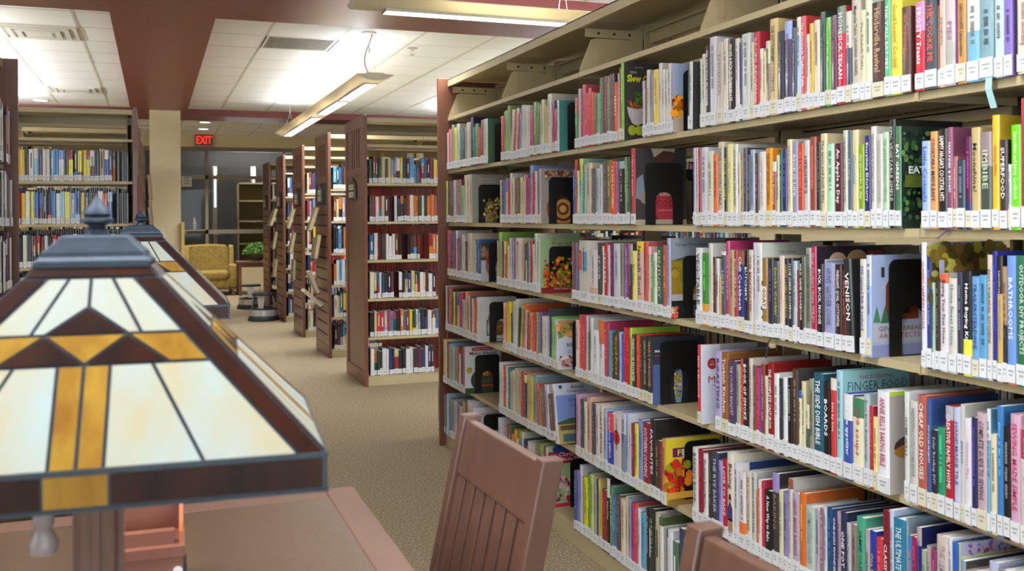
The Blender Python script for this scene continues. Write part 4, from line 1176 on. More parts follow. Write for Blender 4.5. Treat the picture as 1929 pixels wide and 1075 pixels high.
        ku[0] = 1; rect(0, .14, 1, .33, 'b0b4c4'); text('GINGERBREAD', .42, .275, .66, .05, '4c4450', 0); text('ARCHITECTS', .40, .205, .60, .05, '8c3444', 0); rect(0, 0, 1, .12, '8890c0')
    elif kind == 'garden': rect(0, 0, 1, 1, '6c5c28'); dots(0, .5, 1, 1, 50, .12, ['a89430', '7c6824', '4c4420', 'b8b458', '8c6c3c'], 18); rect(.08, .74, .15, .89, 'b0b8cc')
    elif kind == 'wok': rect(0, 0, 1, 1, 'bcbcb8'); rect(.2, .1, .9, .5, '54585c'); disc(.45, .5, .22, '80784c'); disc(.52, .3, .3, 'a8acac'); disc(.52, .3, .19, '6c5430'); dots(.4, .26, .64, .36, 10, .04, ['a88838', '7c3c28'], 4); rect(.2, .08, .9, .14, 'c4c4c4'); disc(.42, .53, .12, 'b0a040', .8)
    elif kind == 're': rect(0, 0, 1, 1, 'c8cce0'); poly([(0, .62), (.2, .7), (.5, .8), (.9, .9), (1, 1), (0, 1)], 'b88c58'); dots(0, .68, .6, .95, 26, .08, ['c88848', '8c4c28', 'd8b078', '5c8830'], 19); text('RECIPES', .42, .50, .62, .075, '2c3c60', 0); rect(.2, .38, .8, .39, '8890a8'); rect(.2, .34, .8, .35, '8890a8'); dots(.05, .08, .7, .26, 30, .06, ['a83848', '2c3058', 'd8c8b8', 'c08060'], 20); rect(.4, 0, 1, .07, 'a81c34')
    elif kind == 'marc': rect(0, 0, 1, 1, '2c3440'); rect(0, 0, .22, .6, '4c5c90'); text('MARC', .13, .80, .18, .04, 'd8dcdc', .03); text('FORGIONE', .15, .73, .22, .025, 'a8782c'); disc(.55, .25, .26, '20242c', 1.7); disc(.48, .28, .08, '8090a8', 4.5); dots(.4, .1, .52, .45, 30, .035, ['c87838', '98a838', 'd8d0c0', 'a83c30', '4c58a0'], 21)
    elif kind == 'mad': rect(0, 0, 1, 1, 'd0d4e0'); rect(.34, 0, 1, 1, 'b0b0a8'); disc(.20, .76, .085, 'a02430'); text('100', .20, .785, .08, .022, 'e0c8c8'); text('BEST', .20, .75, .09, .022, 'e0c8c8'); text('MAD', .32, .56, .5, .085, '9c2830', 0); text('THE SCIENCE', .3, .48, .46, .018, '606468')
    elif kind == 'finger': rect(0, 0, 1, 1, '88b8bc'); text('THE ESSENTIAL', .5, .93, .85, .035, '9c2c48'); text('FINGER FOOD', .52, .85, .9, .085, '283c54', -.005)
    elif kind == 'bake': rect(0, 0, 1, 1, 'b4aea8'); rect(0, .96, 1, 1, 'b8e040'); text('Baking', .44, .84, .76, .12, 'a02c50', 0); disc(.42, .46, .36, '4c3830', .4); disc(.36, .41, .3, 'b07c38', .3); disc(.4, .2, .12, 'c4c0b8', .3); text('MARTHA DAY', .6, .12, .5, .02, '686460')
    elif kind == 'make':
        rect(0, 0, 1, 1, 'c8ccd0'); rect(.2, .90, .78, .975, 'a02438'); text('Taste of Home', .49, .94, .5, .04, 'e8c8cc'); text('Make Ahead', .5, .85, .8, .07, '70283c', .015); disc(.5, .28, .34, '3c4430', .9); dots(.35, .38, .7, .55, 30, .06, ['c88838', 'b04c28', 'd8a848', 'a83020'], 23); rect(.34, .22, .72, .3, '4c5838'); poly([(.3, .2), (.5, .14), (.76, .14), (.76, .18), (.5, .18)], 'b84838'); rect(0, 0, 1, .12, '34482c'); disc(.84, .25, .07, '8c40a0', 1.6); disc(.12, .5, .08, 'b0a030')
    elif kind == 'amish':
        rect(0, 0, 1, 1, '7088c0'); rect(0, .80, 1, 1, 'b8bcd0'); poly([(0, .35), (.3, .42), (1, .38), (1, .30), (0, .30)], '3c5438'); rect(0, 0, 1, .32, 'a8985c'); rect(.05, .22, .95, .3, '5c4c34'); rect(.1, .03, .4, .16, '4c6064'); rect(.45, .02, .7, .14, 'a02c3c'); text('Amish', .5, .93, .42, .06, '20242c', .01); text('Community', .48, .855, .78, .06, '20242c', .01); text('Amish', .45, .72, .5, .07, '485890', 0); text('Cooking', .5, .62, .5, .07, '485890', 0); disc(.12, .94, .04, '34503c')
    elif kind == 'red': pass
    elif kind == 'pepper': rect(0, 0, 1, 1, 'd8c030'); rect(.12, .72, 1, .86, '6c2058'); text('FRESH', .42, .79, .66, .09, 'd8d828', .02); rect(.3, .68, .52, .84, 'b0b8c0'); dots(0, .2, 1, .66, 80, .1, ['b82018', 'd83820', '9cac18', '8c1814', 'd87820'], 24); rect(0, .1, 1, .2, 'd0a040'); rect(0, 0, 1, .07, '8c6c38')
    elif kind == 'figure': rect(0, 0, 1, 1, 'cac4b0')
    elif kind == 'xmas': rect(0, 0, 1, 1, '9cb080'); rect(0, .72, 1, .92, 'a0203c'); disc(.3, .96, .2, '243c80', .5); text('Christmas', .55, .87, .8, .07, 'f0e0e0', .01); text('Made Easy', .55, .78, .8, .07, 'f0e0e0', .01); dots(0, .1, .8, .5, 30, .1, ['a83040', 'c890a8', '8cb070', 'b8a8b8', '6c2430'], 25); rect(0, .02, 1, .08, 'b02440')
    elif kind == 'almond': rect(0, 0, 1, 1, '4a562c'); text('ALMONDS', .5, .86, .5, .05, 'd8dcc8', 0); disc(.5, .3, .3, '3c4824', 1.2)
    else: return None
    for i, v in enumerate(m.v): pass
    return m
BIG, SMALL, LBL = [], [], {}
rows = {}
for ln in BOOKS.strip().split('\n'):
    f = ln.split('|'); r = int(f[0]); rows.setdefault(r, []).append(f)
ALLB = []
for r, L_ in rows.items():
    for i, f in enumerate(L_):
        y1, th, h, p, lean = float(f[1]), int(f[2])/1000, int(f[3])/1000, int(f[4])/1000, int(f[5])
        fl = f[7]; up = dn = None; K = None
        for tk in fl.split(','):
            if tk[:1] == 'U': up = (tk[1:7], float('0'+tk[7:]) if tk[7:] not in ('.0',) else 0)
            if tk[:1] == 'D' and tk[1:7] != 'sage.0': dn = (tk[1:7], float('0'+tk[7:]))
            if tk[:1] == 'K': K = tk[1:]
        ALLB.append(dict(r=r, i=i, y=y1, th=max(th-.0004, .004), h=h, p=p, lean=lean, col=f[6], up=up, dn=dn, K=K, t=f[8], ink=f[9] or '303030', one=f[10] == '1', hide='!' in fl, row=L_))
def place(b):
    rr = random.Random(int(b['y']*1000)+b['r'])
    D = min(.235, max(.155, b['h']*.80)) if b['K'] is None else .205
    soft = b['th'] < .02 and rr.random() < .7
    cov = shade(b['col'], .9)
    C, P, Lb, xb = book_geo(b['th'], b['h'], D, b['col'], b['up'], b['dn'], cov, rr, soft)
    T = MB()
    if b['t']: spine_text(T, b['t'], b['th'], b['h'], xb, b['ink'])
    elif b['th'] > .007:      # lettering too small to read: a broken line of little marks
        lum = sum(int(b['col'][i:i+2], 16) for i in (0, 2, 4))/3
        ink = shade(b['col'], 1.9 if lum < 70 else 1.5) if lum < 120 else shade(b['col'], .55)
        if lum < 45: ink = '8c8c88'
        z = b['h']*rr.uniform(.84, .92); zend = b['h']*rr.uniform(.34, .5); mw = min(b['th']*.17, .006)
        while z > zend:
            dz = rr.uniform(.002, .0042); k = rr.uniform(.6, 1)
            T.face([(xb-.0008, -b['th']/2+mw*k, z), (xb-.0008, -b['th']/2-mw, z), (xb-.0008, -b['th']/2-mw, z-dz), (xb-.0008, -b['th']/2+mw*k, z-dz)], 0, ink)
            z -= dz+.0014+(.006 if rr.random() < .16 else 0)
    if b['K'] == 'goat': 
        T = MB(); T.box((xb-.0008, -b['th']*.08, b['h']*.36), (xb-.0004, -b['th']*.92, b['h']*.64), 0, 'e0dcd0'); put_text(T, 'GOAT', (xb-.0013, -b['th']/2, b['h']*.5), (0, 0, -1), (0, -1, 0), w=b['h']*.24, h=b['th']*.6, c='9c2c20', bold=.03)
    if b['K'] == 'red':
        T.T = Matrix.Translation((xb-.0008, -b['th']*.5, b['h']*.63)) @ Matrix.Rotation(math.pi/2, 4, 'Y'); T.lathe([(b['th']*.42, 0), (b['th']*.42, .0006)], 18, c='b02c34'); T.T = None
    if b['K'] == 'boxes':
        T.box((xb-.0008, -b['th']*.04, b['h']*.52), (xb-.0004, -b['th']*.32, b['h']*.84), 0, 'd04838'); T.box((xb-.0008, -b['th']*.45, b['h']*.50), (xb-.0004, -b['th']*.8, b['h']*.82), 0, '3898b8')
        put_text(T, 'FOOD', (xb-.0013, -b['th']*.18, b['h']*.68), (0, 0, -1), (0, -1, 0), w=b['h']*.2, h=b['th']*.1, c='e8b0a8'); put_text(T, 'LOVE', (xb-.0013, -b['th']*.62, b['h']*.66), (0, 0, -1), (0, -1, 0), w=b['h']*.2, h=b['th']*.12, c='90c8e0')
    if b['K'] == 'figure':
        T = MB(); put_text(T, 'Baking', (xb-.0009, -b['th']*.5, b['h']*.74), (0, 0, -1), (0, -1, 0), w=b['h']*.46, h=b['th']*.6, c='5c3c28', bold=.01)
        x = xb-.0009; t_ = b['th']
        def fr(pts, c): T.face([(x, -t_*a, b['h']*v) for a, v in pts], 0, c)
        fr([(.2, .12), (.85, .12), (.8, .26), (.3, .26)], '9c7858'); fr([(.2, .24), (.85, .24), (.85, .38), (.6, .44), (.4, .44), (.15, .36)], '34386c'); fr([(.38, .43), (.62, .43), (.66, .48), (.5, .52), (.36, .48)], 'b08870'); fr([(.33, .48), (.68, .48), (.6, .54), (.4, .54)], '2c1c18')
    A = art(b['K'], D, b['h']) if b['K'] else None
    if A: A.v = [(v[0], v[1]-b['th']-.0002, v[2]) for v in A.v]
    return C, P, Lb, T, A
def an(w_): return ('an ' if w_[0] in 'aeiou' else 'a ')+w_
def desc(b):
    w_ = 'slim' if b['th'] < .013 else 'thick' if b['th'] > .034 else ''
    hh = 'tall' if b['h'] > .262 else 'short' if b['h'] < .19 else ''
    return ' '.join(x for x in (hh, w_) if x)
used_l = {}
def label_for(b):
    L_ = b['row']; i = b['i']; bay = min(5, max(0, int((5.344-b['y']+b['th']/2)/.9144)))
    c = cname(b['col']); base = ' '.join(x for x in (desc(b), c, 'book') if x)
    nb = []
    if i > 0: nb.append(cname(L_[i-1][6]))
    if i+1 < len(L_): nb.append(cname(L_[i+1][6]))
    BADW = ('&', 'OLIVER', 'FORGIONE')
    cands = []
    if b['t'] and not b['hide']:
        tw = b['t'].split()[:4]
        cands.append(f"{base} titled {' '.join(tw)}, {ROWN[b['r']]}, {BAY[bay]}")
    if len(nb) == 2: cands.append(f"{base} between {an(nb[0])} and {an(nb[1])} one, {ROWN[b['r']]}, {BAY[bay]}")
    cands.append(f"{base} beside {an(nb[-1])} one, {ROWN[b['r']]}, {BAY[bay]}")
    # ordinal among all books of that shelf in that bay
    same = [f for f in L_ if min(5, max(0, int((5.344-float(f[1])+int(f[2])/2000)/.9144))) == bay]
    n = same.index(L_[i])+1
    cands.append(f"{base}, {ROWN[b['r']]}, {BAY[bay]}, place {n} from its left end")
    for c_ in cands:
        if len(c_.split()) <= 16 and c_ not in used_l: used_l[c_] = 1; return c_
    c_ = cands[-1]; used_l[c_] = 1; return c_
stuff = MB()
STUFF_MATS = [M_book, M_page, M_label, M_ink]
def into_stuff(mbs, M4):
    for mi, mb in enumerate(mbs):
        if mb is None: continue
        base = len(stuff.v); stuff.v += [tuple(M4 @ Vector(v)) for v in mb.v]
        stuff.f += [[base+k for k in f] for f in mb.f]; stuff.mi += [mi if mi < 4 else 3]*len(mb.f); stuff.c += mb.c
for b in ALLB:
    zs = ZSH[6-b['r']] + .0004
    M4 = Matrix.Translation((1.602-b['p'], b['y'], zs)) @ Matrix.Rotation(math.radians(-b['lean']), 4, 'X')
    if b['lean'] < 0: pass
    C, P, Lb, T, A = place(b)
    if not b['one']: into_stuff((C, P, Lb, T), M4); continue
    t = thing('book', label_for(b), 'book', group=f"cookbooks on the {ROWN[b['r']]} of the right-hand shelving")
    t.matrix_world = M4
    co = C.build('cover', M_book, t); P.build('pages', M_page, t)
    Lb.build('call_number_label', M_label, co)['label'] = 'paper call number sticker at the foot of the spine'
    if T.f: T.build('spine_lettering', M_ink, co, recalc=False)
    if A: A.build('cover_picture', M_ink, co, recalc=False)['label'] = 'printed front cover'
# shelves beyond the right edge of the picture: keep the row going a little way
PAL = ['c8c4bc', '2c3c58', 'a83040', 'd8d4cc', '4c6c58', 'd8b840', '202024', '8c9cb8', '703040', 'c87838', 'b8b0a0', '385878', 'd0ccc0', '88503c', '303030', '5a3060', 'd8d8e0', '3a6a4a', '9a9aa8', 'c0b070']
def fill(P3, u0, u1, z, hs=(.20, .26), ths=(.016, .04), pal=PAL, seed=1, gaps=(), w0=.004, lab=True, D=.16):
    """a run of ordinary books from u0 to u1 along a shelf, added to the joined remainder"""
    g = random.Random(seed); u = u0
    ex, ey = Vector(P3(0, 1, 0))-Vector(P3(0, 0, 0)), Vector(P3(-1, 0, 0))-Vector(P3(0, 0, 0))
    while u < u1:
        th = g.uniform(*ths)
        if u+th > u1: break
        if any(a < u < b_ or a < u+th < b_ for a, b_ in gaps): u += .01; continue
        h = g.uniform(*hs); o = Vector(P3(u, w0+g.uniform(-.004, .012), z+.0004))
        M4 = Matrix(((ex.x, ey.x, 0, o.x), (ex.y, ey.y, 0, o.y), (0, 0, 1, o.z), (0, 0, 0, 1)))
        col = g.choice(pal); up = (g.choice(pal), g.choice((.3, .5, .7))) if g.random() < .3 else None
        C, P, Lb, xb = book_geo(th, h, D, col, up, None, '1c1c1e' if g.random() < .6 else shade(col, .8), g, True)
        if g.random() < .5:
            ink = g.choice(['f0f0f0', 'e8d890', '202020', 'c8c8c8']); z0 = h*g.uniform(.35, .45); z1 = h*g.uniform(.7, .9)
            Lb.box((xb-.0008, -th*.4, z0), (xb-.0004, -th*.6, z1), 0, ink)
        into_stuff((C, P, Lb if lab else None, None), M4); u += th+.0006
for r in range(1, 6):
    last = rows[r][-1]; y = float(last[1])-int(last[2])/1000
    fill(PN, 5.344-y+.002, 5.3, ZSH[6-r], seed=r, w0=-.01)
fill(PN, 2.45, 4.5, ZSH[0], seed=66, w0=-.03)
# the back side of the near range, seen through the gaps
for r in range(1, 7):
    PB = frame((2.252, 5.344), (0, -1), (-1, 0)); fill(PB, .05, 4.6, ZSH[6-r], hs=(.17, .25), seed=40+r, gaps=((.9, 1.05), (2.2, 2.5)), w0=.01, lab=True)
# left range, only its first hand's breadth shows
for r in range(1, 7): fill(PL, .05, 1.6, ZSH[6-r], hs=(.22, .28), seed=20+r, w0=-.04, D=.2, pal=['c8c8c4', 'd8d8dc', '34384c', 'b0a8a8', '8c2c34', 'd0ccc4', '283c68'])
# far right stacks
FP = ['24242a', '2c3c6c', '8c2430', 'd0ccc4', '1e2a34', 'c0b080', '386090', 'c87030', 'd8d8d8', '3c3438', '5c2c3c', '284838', 'd0b840', '4c90c0', '703828', '1c1c20', 'b03040', '9098a8']
GAPS = {1: ((.42, .45),), 2: ((.2, .23), (.72, .76)), 3: ((.10, .16), (.30, .34), (.46, .52)), 4: ((.25, .27), (.60, .70)), 5: ((.66, .70),), 6: ((.56, .68),)}
for k, (t, P) in enumerate(FAR):
    umax = 3.6 if k == 0 else .9
    for r in range(1, 7):
        fill(P, .035, umax, ZSH[6-r], hs=(.185, .215) if k == 0 else (.20, .25), ths=(.018, .034), pal=FP if r % 2 or k else FP[:12], seed=100+10*k+r, gaps=GAPS[r] if k == 0 else (), w0=.03 if k == 0 else .01)
        if k == 0 and r > 1:     # bound red volumes standing on the far side of the first stack
            for q in range(40):
                u = .04+q*.0225
                if r == 6 and u < .16: continue
                m = MB(); m.box(P(u, .215, ZSH[6-r]+.001), P(u+.019, .235, ZSH[6-r]+(.275 if r < 6 else .26)), 0, random.Random(q*7+r).choice(['a01418', '8c0e12', 'b01c1e', '780a0e']))
                into_stuff((m, None, None, None), Matrix.Identity(4))
        elif k == 0:
            pass
# first left stack, facing the camera
LP = ['24242a', '1c2430', '9c2028', 'd0ccc4', '1e1e22', 'd8b840', '2858a0', '2c6cb0', 'd8d8d8', '2c2c58', '5c2838', '284838', '8cb8d0', '9c8060', 'd05030', '8098c8', 'e0d830', '24242a']
t, P = LEFT[0]
for r in (1, 2, 3, 4, 5):
    fill(P, .05 if r > 2 else .14, 1.9, ZSH[6-r], hs=(.215, .235), ths=(.022, .034), pal=LP if r < 3 else LP[:6]+['d05030', '5c2c24'], seed=200+r, w0=.0)
    if r <= 2: fill(P, .03, .14, ZSH[6-r], hs=(.22, .225), ths=(.028, .034), pal=['2c2822', '24241e'], seed=220+r, w0=.05, lab=False)
    if r > 1:
        PB = frame((-.14, 7.47), (-1, 0), (0, 1)); fill(PB, .04, 1.6, ZSH[6-r], hs=(.25, .27), ths=(.028, .036), pal=['3c3026', '443828', '382c24', '40342a'], seed=230+r, w0=.29, lab=False, D=.12)
for k in (1, 2, 3):
    t, P = LEFT[k]
    for r in range(1, 7): fill(P, .04, .8, ZSH[6-r], seed=300+10*k+r, w0=.01)
so = stuff.build('books', STUFF_MATS, recalc=False)
tag(so, 'all the remaining smaller library books standing in rows on the shelves', 'books', kind='stuff')

# ------------------------------------------------------------------ bookends
def bookend(y, zs, label, x0=1.627, W=.14, H=.205):
    t = thing('bookend', label, 'bookend', (x0, y, zs), group='black steel bookends with arched cut-outs')
    n = 10; r = .022; aw = W*.235; a0 = W*.5; ah = .118
    outer = [(0, .0), (0, H-r)] + [(r-r*math.cos(a), H-r+r*math.sin(a)) for a in [math.pi/2*k/6 for k in range(1, 7)]] + [(W-r+r*math.sin(a), H-r+r*math.cos(a)) for a in [math.pi/2*k/6 for k in range(0, 7)]] + [(W, 0)]
    arch = [(a0+aw, 0), (a0+aw, ah-aw)] + [(a0+aw*math.cos(math.pi*k/n), ah-aw+aw*math.sin(math.pi*k/n)) for k in range(1, n)] + [(a0-aw, ah-aw), (a0-aw, 0)]
    m = MB(); m.prism(outer+arch, 'y', 0, -.0014)
    me = m.build('plate', M_black, t, recalc=True)
    m = MB(); m.box((a0-aw+.001, -.0014, .0006), (a0+aw-.001, .09, .0016)); m.build('base_tongue', M_black, t)
    return t
def endof(r, px_y): return px_y
def cov_end(kind, occ=0):
    b = [b for b in ALLB if b['K'] == kind][occ]; return b['y']-b['th']-.006, ZSH[6-b['r']]+.0005
for kind, occ, lab, kw in (('green', 0, 'black bookend against the plain green cover, top book row', {}),
    ('habit', 0, 'black bookend against the teal cover with white capitals, top book row', {}),
    ('flower', 0, 'black bookend against the pale blue cover with orange petals', {}),
    ('holiday', 0, 'black bookend in front of the grey holiday cookbook, farthest bay', {}),
    ('swirl', 0, 'black bookend framing a swirled bun on the second row', {}),
    ('jemin', 0, 'large black bookend framing a red circle on a dark cover', {'W': .15, 'H': .22}),
    ('bowl', 0, 'black bookend over the soup bowl cover, third row, farthest bay', {}),
    ('veg', 0, 'black bookend framing orange peppers on the green vegetarian cover', {}),
    ('front', 0, 'black bookend before the book with the golden field cover', {}),
    ('ginger', 0, 'black bookend before the gingerbread house cover, third row', {'H': .23}),
    ('wok', 0, 'black bookend framing two bowls, fourth row, farthest bay', {}),
    ('re', 0, 'narrow view of a black bookend beside the pasta cover, fourth row', {'x': 1.645}),
    ('marc', 0, 'large black bookend on the dark blue chef cover, fourth row', {'W': .15, 'H': .215}),
    ('make', 0, 'black bookend framing a stew pot, fifth row, farthest bay', {}),
    ('amish', 0, 'black bookend beside the leaning country landscape book, fifth row', {'x': 1.632}),
    ('pepper', 0, 'black bookend before the yellow cover heaped with peppers', {}),
    ('xmas', 0, 'black bookend before the Christmas cover, bottom row', {'x': 1.672}),
    ('almond', 0, 'black bookend on the olive green almond book, bottom row', {'H': .215}),
    ('white', 0, 'black bookend behind the far wooden chair post', {})):
    if kind == 'white': b = [b for b in ALLB if b['K'] == 'white' and b['r'] == 6][0]; y, z = b['y']-b['th']-.006, ZSH[0]+.0005
    else: y, z = cov_end(kind, occ)
    kw = dict(kw); x = kw.pop('x', None)
    bookend(y, z, lab, x0=(x or 1.627) - (0.02 if kind in ('wok', 'make', 'marc') else 0), **kw)
# wire stops lying on the second row
for yy, lab in ((2.66, 'white bent wire book stop on the second row near the seam'),):
    m = MB(); z = ZSH[4]+.004; x = 1.612
    m.tube([(x+.05, yy-.03, z), (x, yy-.03, z+.002), (x-.004, yy-.01, z+.01), (x, yy+.01, z+.022), (x, yy-.045, z+.03), (x+.003, yy-.06, z+.022), (x+.01, yy-.06, z+.002), (x+.06, yy-.06, z)], .0022, 6)
    o = m.build('wire_stop', M_wire, smooth=True); tag(o, lab, 'wire stop')
# ribbons and a tag hanging from the shelves
def ribbon(pts, wd, c, lab, name='bookmark_ribbon'):
    m = MB(); P_ = [Vector(p) for p in pts]
    for a, b_ in zip(P_, P_[1:]): m.face([a, a+Vector((0, -wd, 0)), b_+Vector((0, -wd, 0)), b_]); m.face([a+Vector((-.0008, 0, 0)), a+Vector((-.0008, -wd, 0)), b_+Vector((-.0008, -wd, 0)), b_+Vector((-.0008, 0, 0))])
    o = m.build(name, mat('ribbon_'+c, c, .5), recalc=False); tag(o, lab, 'bookmark'); return o
ribbon([(1.60, 1.486, 1.60), (1.585, 1.487, 1.597), (1.583, 1.487, 1.575), (1.59, 1.480, 1.535)], .016, '9cc4c4', 'pale blue printed paper strip hanging off the top book row', 'paper_strip')
ribbon([(1.60, 1.60, 1.288), (1.592, 1.60, 1.286), (1.588, 1.625, 1.268)], .005, '4c2c70', 'purple ribbon bookmark trailing over the second row lip')
ribbon([(1.58, 2.21, .984), (1.572, 2.215, .975), (1.571, 2.225, .93)], .007, '262c2e', 'dark ribbon bookmark hanging below the third row')
ribbon([(1.55, 5.20, .68), (1.545, 5.20, .64), (1.546, 5.205, .62)], .010, 'c84820', 'orange ribbon bookmark hanging below the fourth row, farthest bay')

# ------------------------------------------------------------------ display books on the slatted end panels
M_acr = mat('clear_acrylic', 'd8dce0', .08, trans=.85)
def display_book(x, y, z, tilt, col, lab, h=.23, wd=.16, th=.032, side=-1, roll=0):
    """a book leaning outward in a wire cradle on an end panel; side -1 faces the aisle from the right"""
    t = thing('displayed_book', lab, 'book', (x, y, z), group='books displayed on the end panels')
    x += side*abs(math.sin(math.radians(tilt)))*h if tilt > 0 else 0
    t.location = (x, y, z)
    rot = Matrix.Rotation(-math.radians(tilt)*side, 4, 'Y') @ Matrix.Rotation(math.radians(roll), 4, 'X')
    c = MB(); c.box((0, -wd/2, 0), (side*.0025, wd/2, h), 0, col); c.box((side*(th-.0025), -wd/2, 0), (side*th, wd/2, h), 0, col); c.box((0, wd/2-.003, 0), (side*th, wd/2, h), 0, col)
    p = MB(); p.box((side*.0025, -wd/2+.004, .003), (side*(th-.0025), wd/2-.003, h-.003))
    cr = MB(); cr.box((-side*.002, -.05, -.01), (-side*.0005, .05, .10)); cr.box((-side*.002, -.05, -.012), (side*(th+.01), .05, -.009)); cr.box((side*(th+.009), -.05, -.012), (side*(th+.0105), .05, .03))
    for m in (c, p, cr): m.v = [tuple(rot @ Vector(v)) for v in m.v]
    c.build('cover', M_book, t); p.build('pages', mat('aged_pages', 'b9a886', .8), t); cr.build('cradle', M_acr, t)
xp = 1.545-.045
D_ = [ (1, .32, 1.20, 18, 'c8b890', 'tan displayed book, upper one on the second end panel'), (1, .20, .93, 10, 'b8a878', 'tan displayed book, middle of the second end panel'),
 (1, .40, .90, 4, '8a8478', 'greyish displayed book beside the middle tan one, second end panel'), (1, .30, .60, -22, 'a8a8a8', 'displayed book tipping outward, low on the second end panel'),
 (1, .10, .50, -48, 'c4c4c8', 'white displayed book slipping almost flat, lowest on the second end panel'),
 (2, .30, 1.20, 16, 'c4b48c', 'tan displayed book, upper one on the third end panel'), (2, .25, .93, 12, 'b0a078', 'tan displayed book, middle of the third end panel'), (2, .30, .62, 2, '34406c', 'dark blue displayed book low on the third end panel'),
 (3, .30, 1.22, 18, 'a89868', 'tan displayed book, upper one on the fourth end panel'), (3, .45, 1.22, 18, 'b8a880', 'second tan book beside the upper one, fourth end panel'), (3, .30, .92, 10, 'a09058', 'brownish displayed book, middle of the fourth end panel'), (3, .30, .56, 8, 'a89464', 'tan displayed book low on the fourth end panel')]
for k, dy, z, tl, c, lab in D_: display_book(xp, YS[k]+dy, z, tl if tl > 0 else tl, c, lab, side=-1)
xl = -.055
for k, dy, z, tl, c, lab in ((1, .2, 1.2, 6, '3c2c78', 'purple displayed book sticking out beside the column'), (1, .2, 1.0, 10, 'c8c4bc', 'white displayed book below the purple one by the column'), (1, .45, .85, 4, '8a8c8c', 'grey displayed book lowest beside the column'),
                             (1, .3, 1.5, 4, 'b8a070', 'tan displayed book high beside the column'), (2, .3, 1.3, 4, 'b09868', 'tan displayed book farther back beside the column')):
    display_book(xl, YS[k]+dy, z, tl, c, lab, side=1, wd=.15)

# ------------------------------------------------------------------ column fittings, notice, exit sign
t = thing('wall_switch', 'small white square switch plate on the cream column', 'switch', (.10, 13.42, 1.09))
m = MB(); m.box((-.04, 0, -.055), (.04, -.012, .055)); m.build('switch_plate', mat('white_plastic', 'd4d0d0', .4), t, bevel=.003)
m = MB(); m.box((-.012, -.012, -.025), (.012, -.017, .025)); m.build('rocker', mat('white_plastic'), t)
tag(box_obj('corner_guard', (.335, 13.36, 0), (.375, 13.40, 1.28), mat('yellow_strip', 'cdb063', .5)), 'pale yellow vertical strip standing against the right edge of the column', 'corner guard')
t = thing('exit_sign', 'lit red EXIT sign on the wall above the storefront glass', 'exit sign', (.685, 18.12, 2.62))
m = MB(); m.box((0, 0, 0), (.34, .06, .235)); m.build('sign_housing', mat('exit_housing', 'a89a90', .5), t, bevel=.004)
m = MB(); m.box((.02, -.004, .02), (.32, 0, .215)); m.build('sign_face', mat('exit_face', '7a3a34', .4, emit='a83020', estr=.05), t)
m = MB(); put_text(m, 'EXIT', (.17, -.006, .118), (1, 0, 0), (0, 0, 1), w=.26, h=.135, bold=-.005); m.build('exit_lettering', mat('exit_red', 'ff2a18', .4, emit='ff2a14', estr=2.0), t, recalc=False)
t = thing('notice', 'white notice sheet stuck on the glass beside the column', 'notice', (.47, 18.215, 1.90))
m = MB(); m.box((0, 0, 0), (.17, .004, .18)); m.build('sheet', mat('paper', 'c4c2bc', .7), t)
m = MB()
for q in range(3): m.box((.03, -.002, .04+q*.05), (.14, 0, .065+q*.05), 0, '8a8480')
m.build('printed_lines', M_ink, t)

# ------------------------------------------------------------------ storefront windows and the dim lobby beyond
w1 = thing('window_1', None, None, (0, YF, 0), kind='structure')
def fr(a, b): box_obj('window_frame', a, b, M_frame, w1)
def wbox(x0, z0, x1, z1): 
    m = MB(); m.box((x0, .02, z0), (x1, .10, z1)); m.build('window_frame', M_frame, w1)
XW0, XW1 = -.9, 6.9
wbox(XW0, 2.545, XW1, 2.62); wbox(XW0, 2.04, XW1, 2.106); wbox(XW0, 1.045, XW1, 1.12); wbox(XW0, .42, XW1, .50)
muls = [-.9, -.2, .87, 2.25, 3.6, 5.0, 6.85]
for x in muls: wbox(x, .5, x+.055, 2.545)
M_glass = mat('storefront_glass', 'c8d0d4', .02, trans=1.0, spec=.5); M_glass.node_tree.nodes['Principled BSDF'].inputs['IOR'].default_value = 1.18
for a, b in zip(muls, muls[1:]):
    for z0, z1 in ((.5, 1.045), (1.12, 2.04), (2.106, 2.545)):
        m = MB(); m.box((a+.055, .055, z0), (b, .061, z1)); m.build('window_pane', M_glass, w1)
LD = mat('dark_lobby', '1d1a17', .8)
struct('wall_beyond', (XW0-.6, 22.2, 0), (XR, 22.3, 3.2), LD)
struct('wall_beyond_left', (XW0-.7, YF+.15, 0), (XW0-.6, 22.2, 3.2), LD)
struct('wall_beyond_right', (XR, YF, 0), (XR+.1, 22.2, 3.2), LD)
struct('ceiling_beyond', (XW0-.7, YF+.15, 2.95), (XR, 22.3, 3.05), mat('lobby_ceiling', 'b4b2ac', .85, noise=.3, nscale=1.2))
t = thing('lobby_shelf', 'tan open shelving unit seen dimly through the glass', 'shelf', (1.55, 19.6, 0))
for z in (.3, .8, 1.25, 1.65, 2.0): m = MB(); m.box((0, 0, z), (1.8, .4, z+.03)); m.build('shelf_board', mat('lobby_tan', 'a08a62', .6), t)
m = MB(); m.box((0, .38, .1), (1.8, .4, 2.03)); m.build('back_board', mat('lobby_tan2', '8a7450', .7), t)
for x in (0, 1.78): m = MB(); m.box((x, 0, 0), (x+.02, .4, 2.03)); m.build('side_board', mat('lobby_tan'), t)
for x, lab in ((1.18, 'left vertical light strip beyond the glass'), (1.95, 'right vertical light strip beyond the glass')):
    t = thing('light_strip', lab, 'lamp', (x, 20.6, 0)); m = MB(); m.box((-.022, 0, 1.55 if x < 1.5 else .9), (.022, .03, 2.35)); m.build('light_tube', mat('lobby_glow', 'ffffff', .5, emit='cfe8f4', estr=1.1), t)
    m = MB(); m.box((-.05, .03, .02), (.04, .06, 2.4)); m.build('strip_channel', M_frame, t)
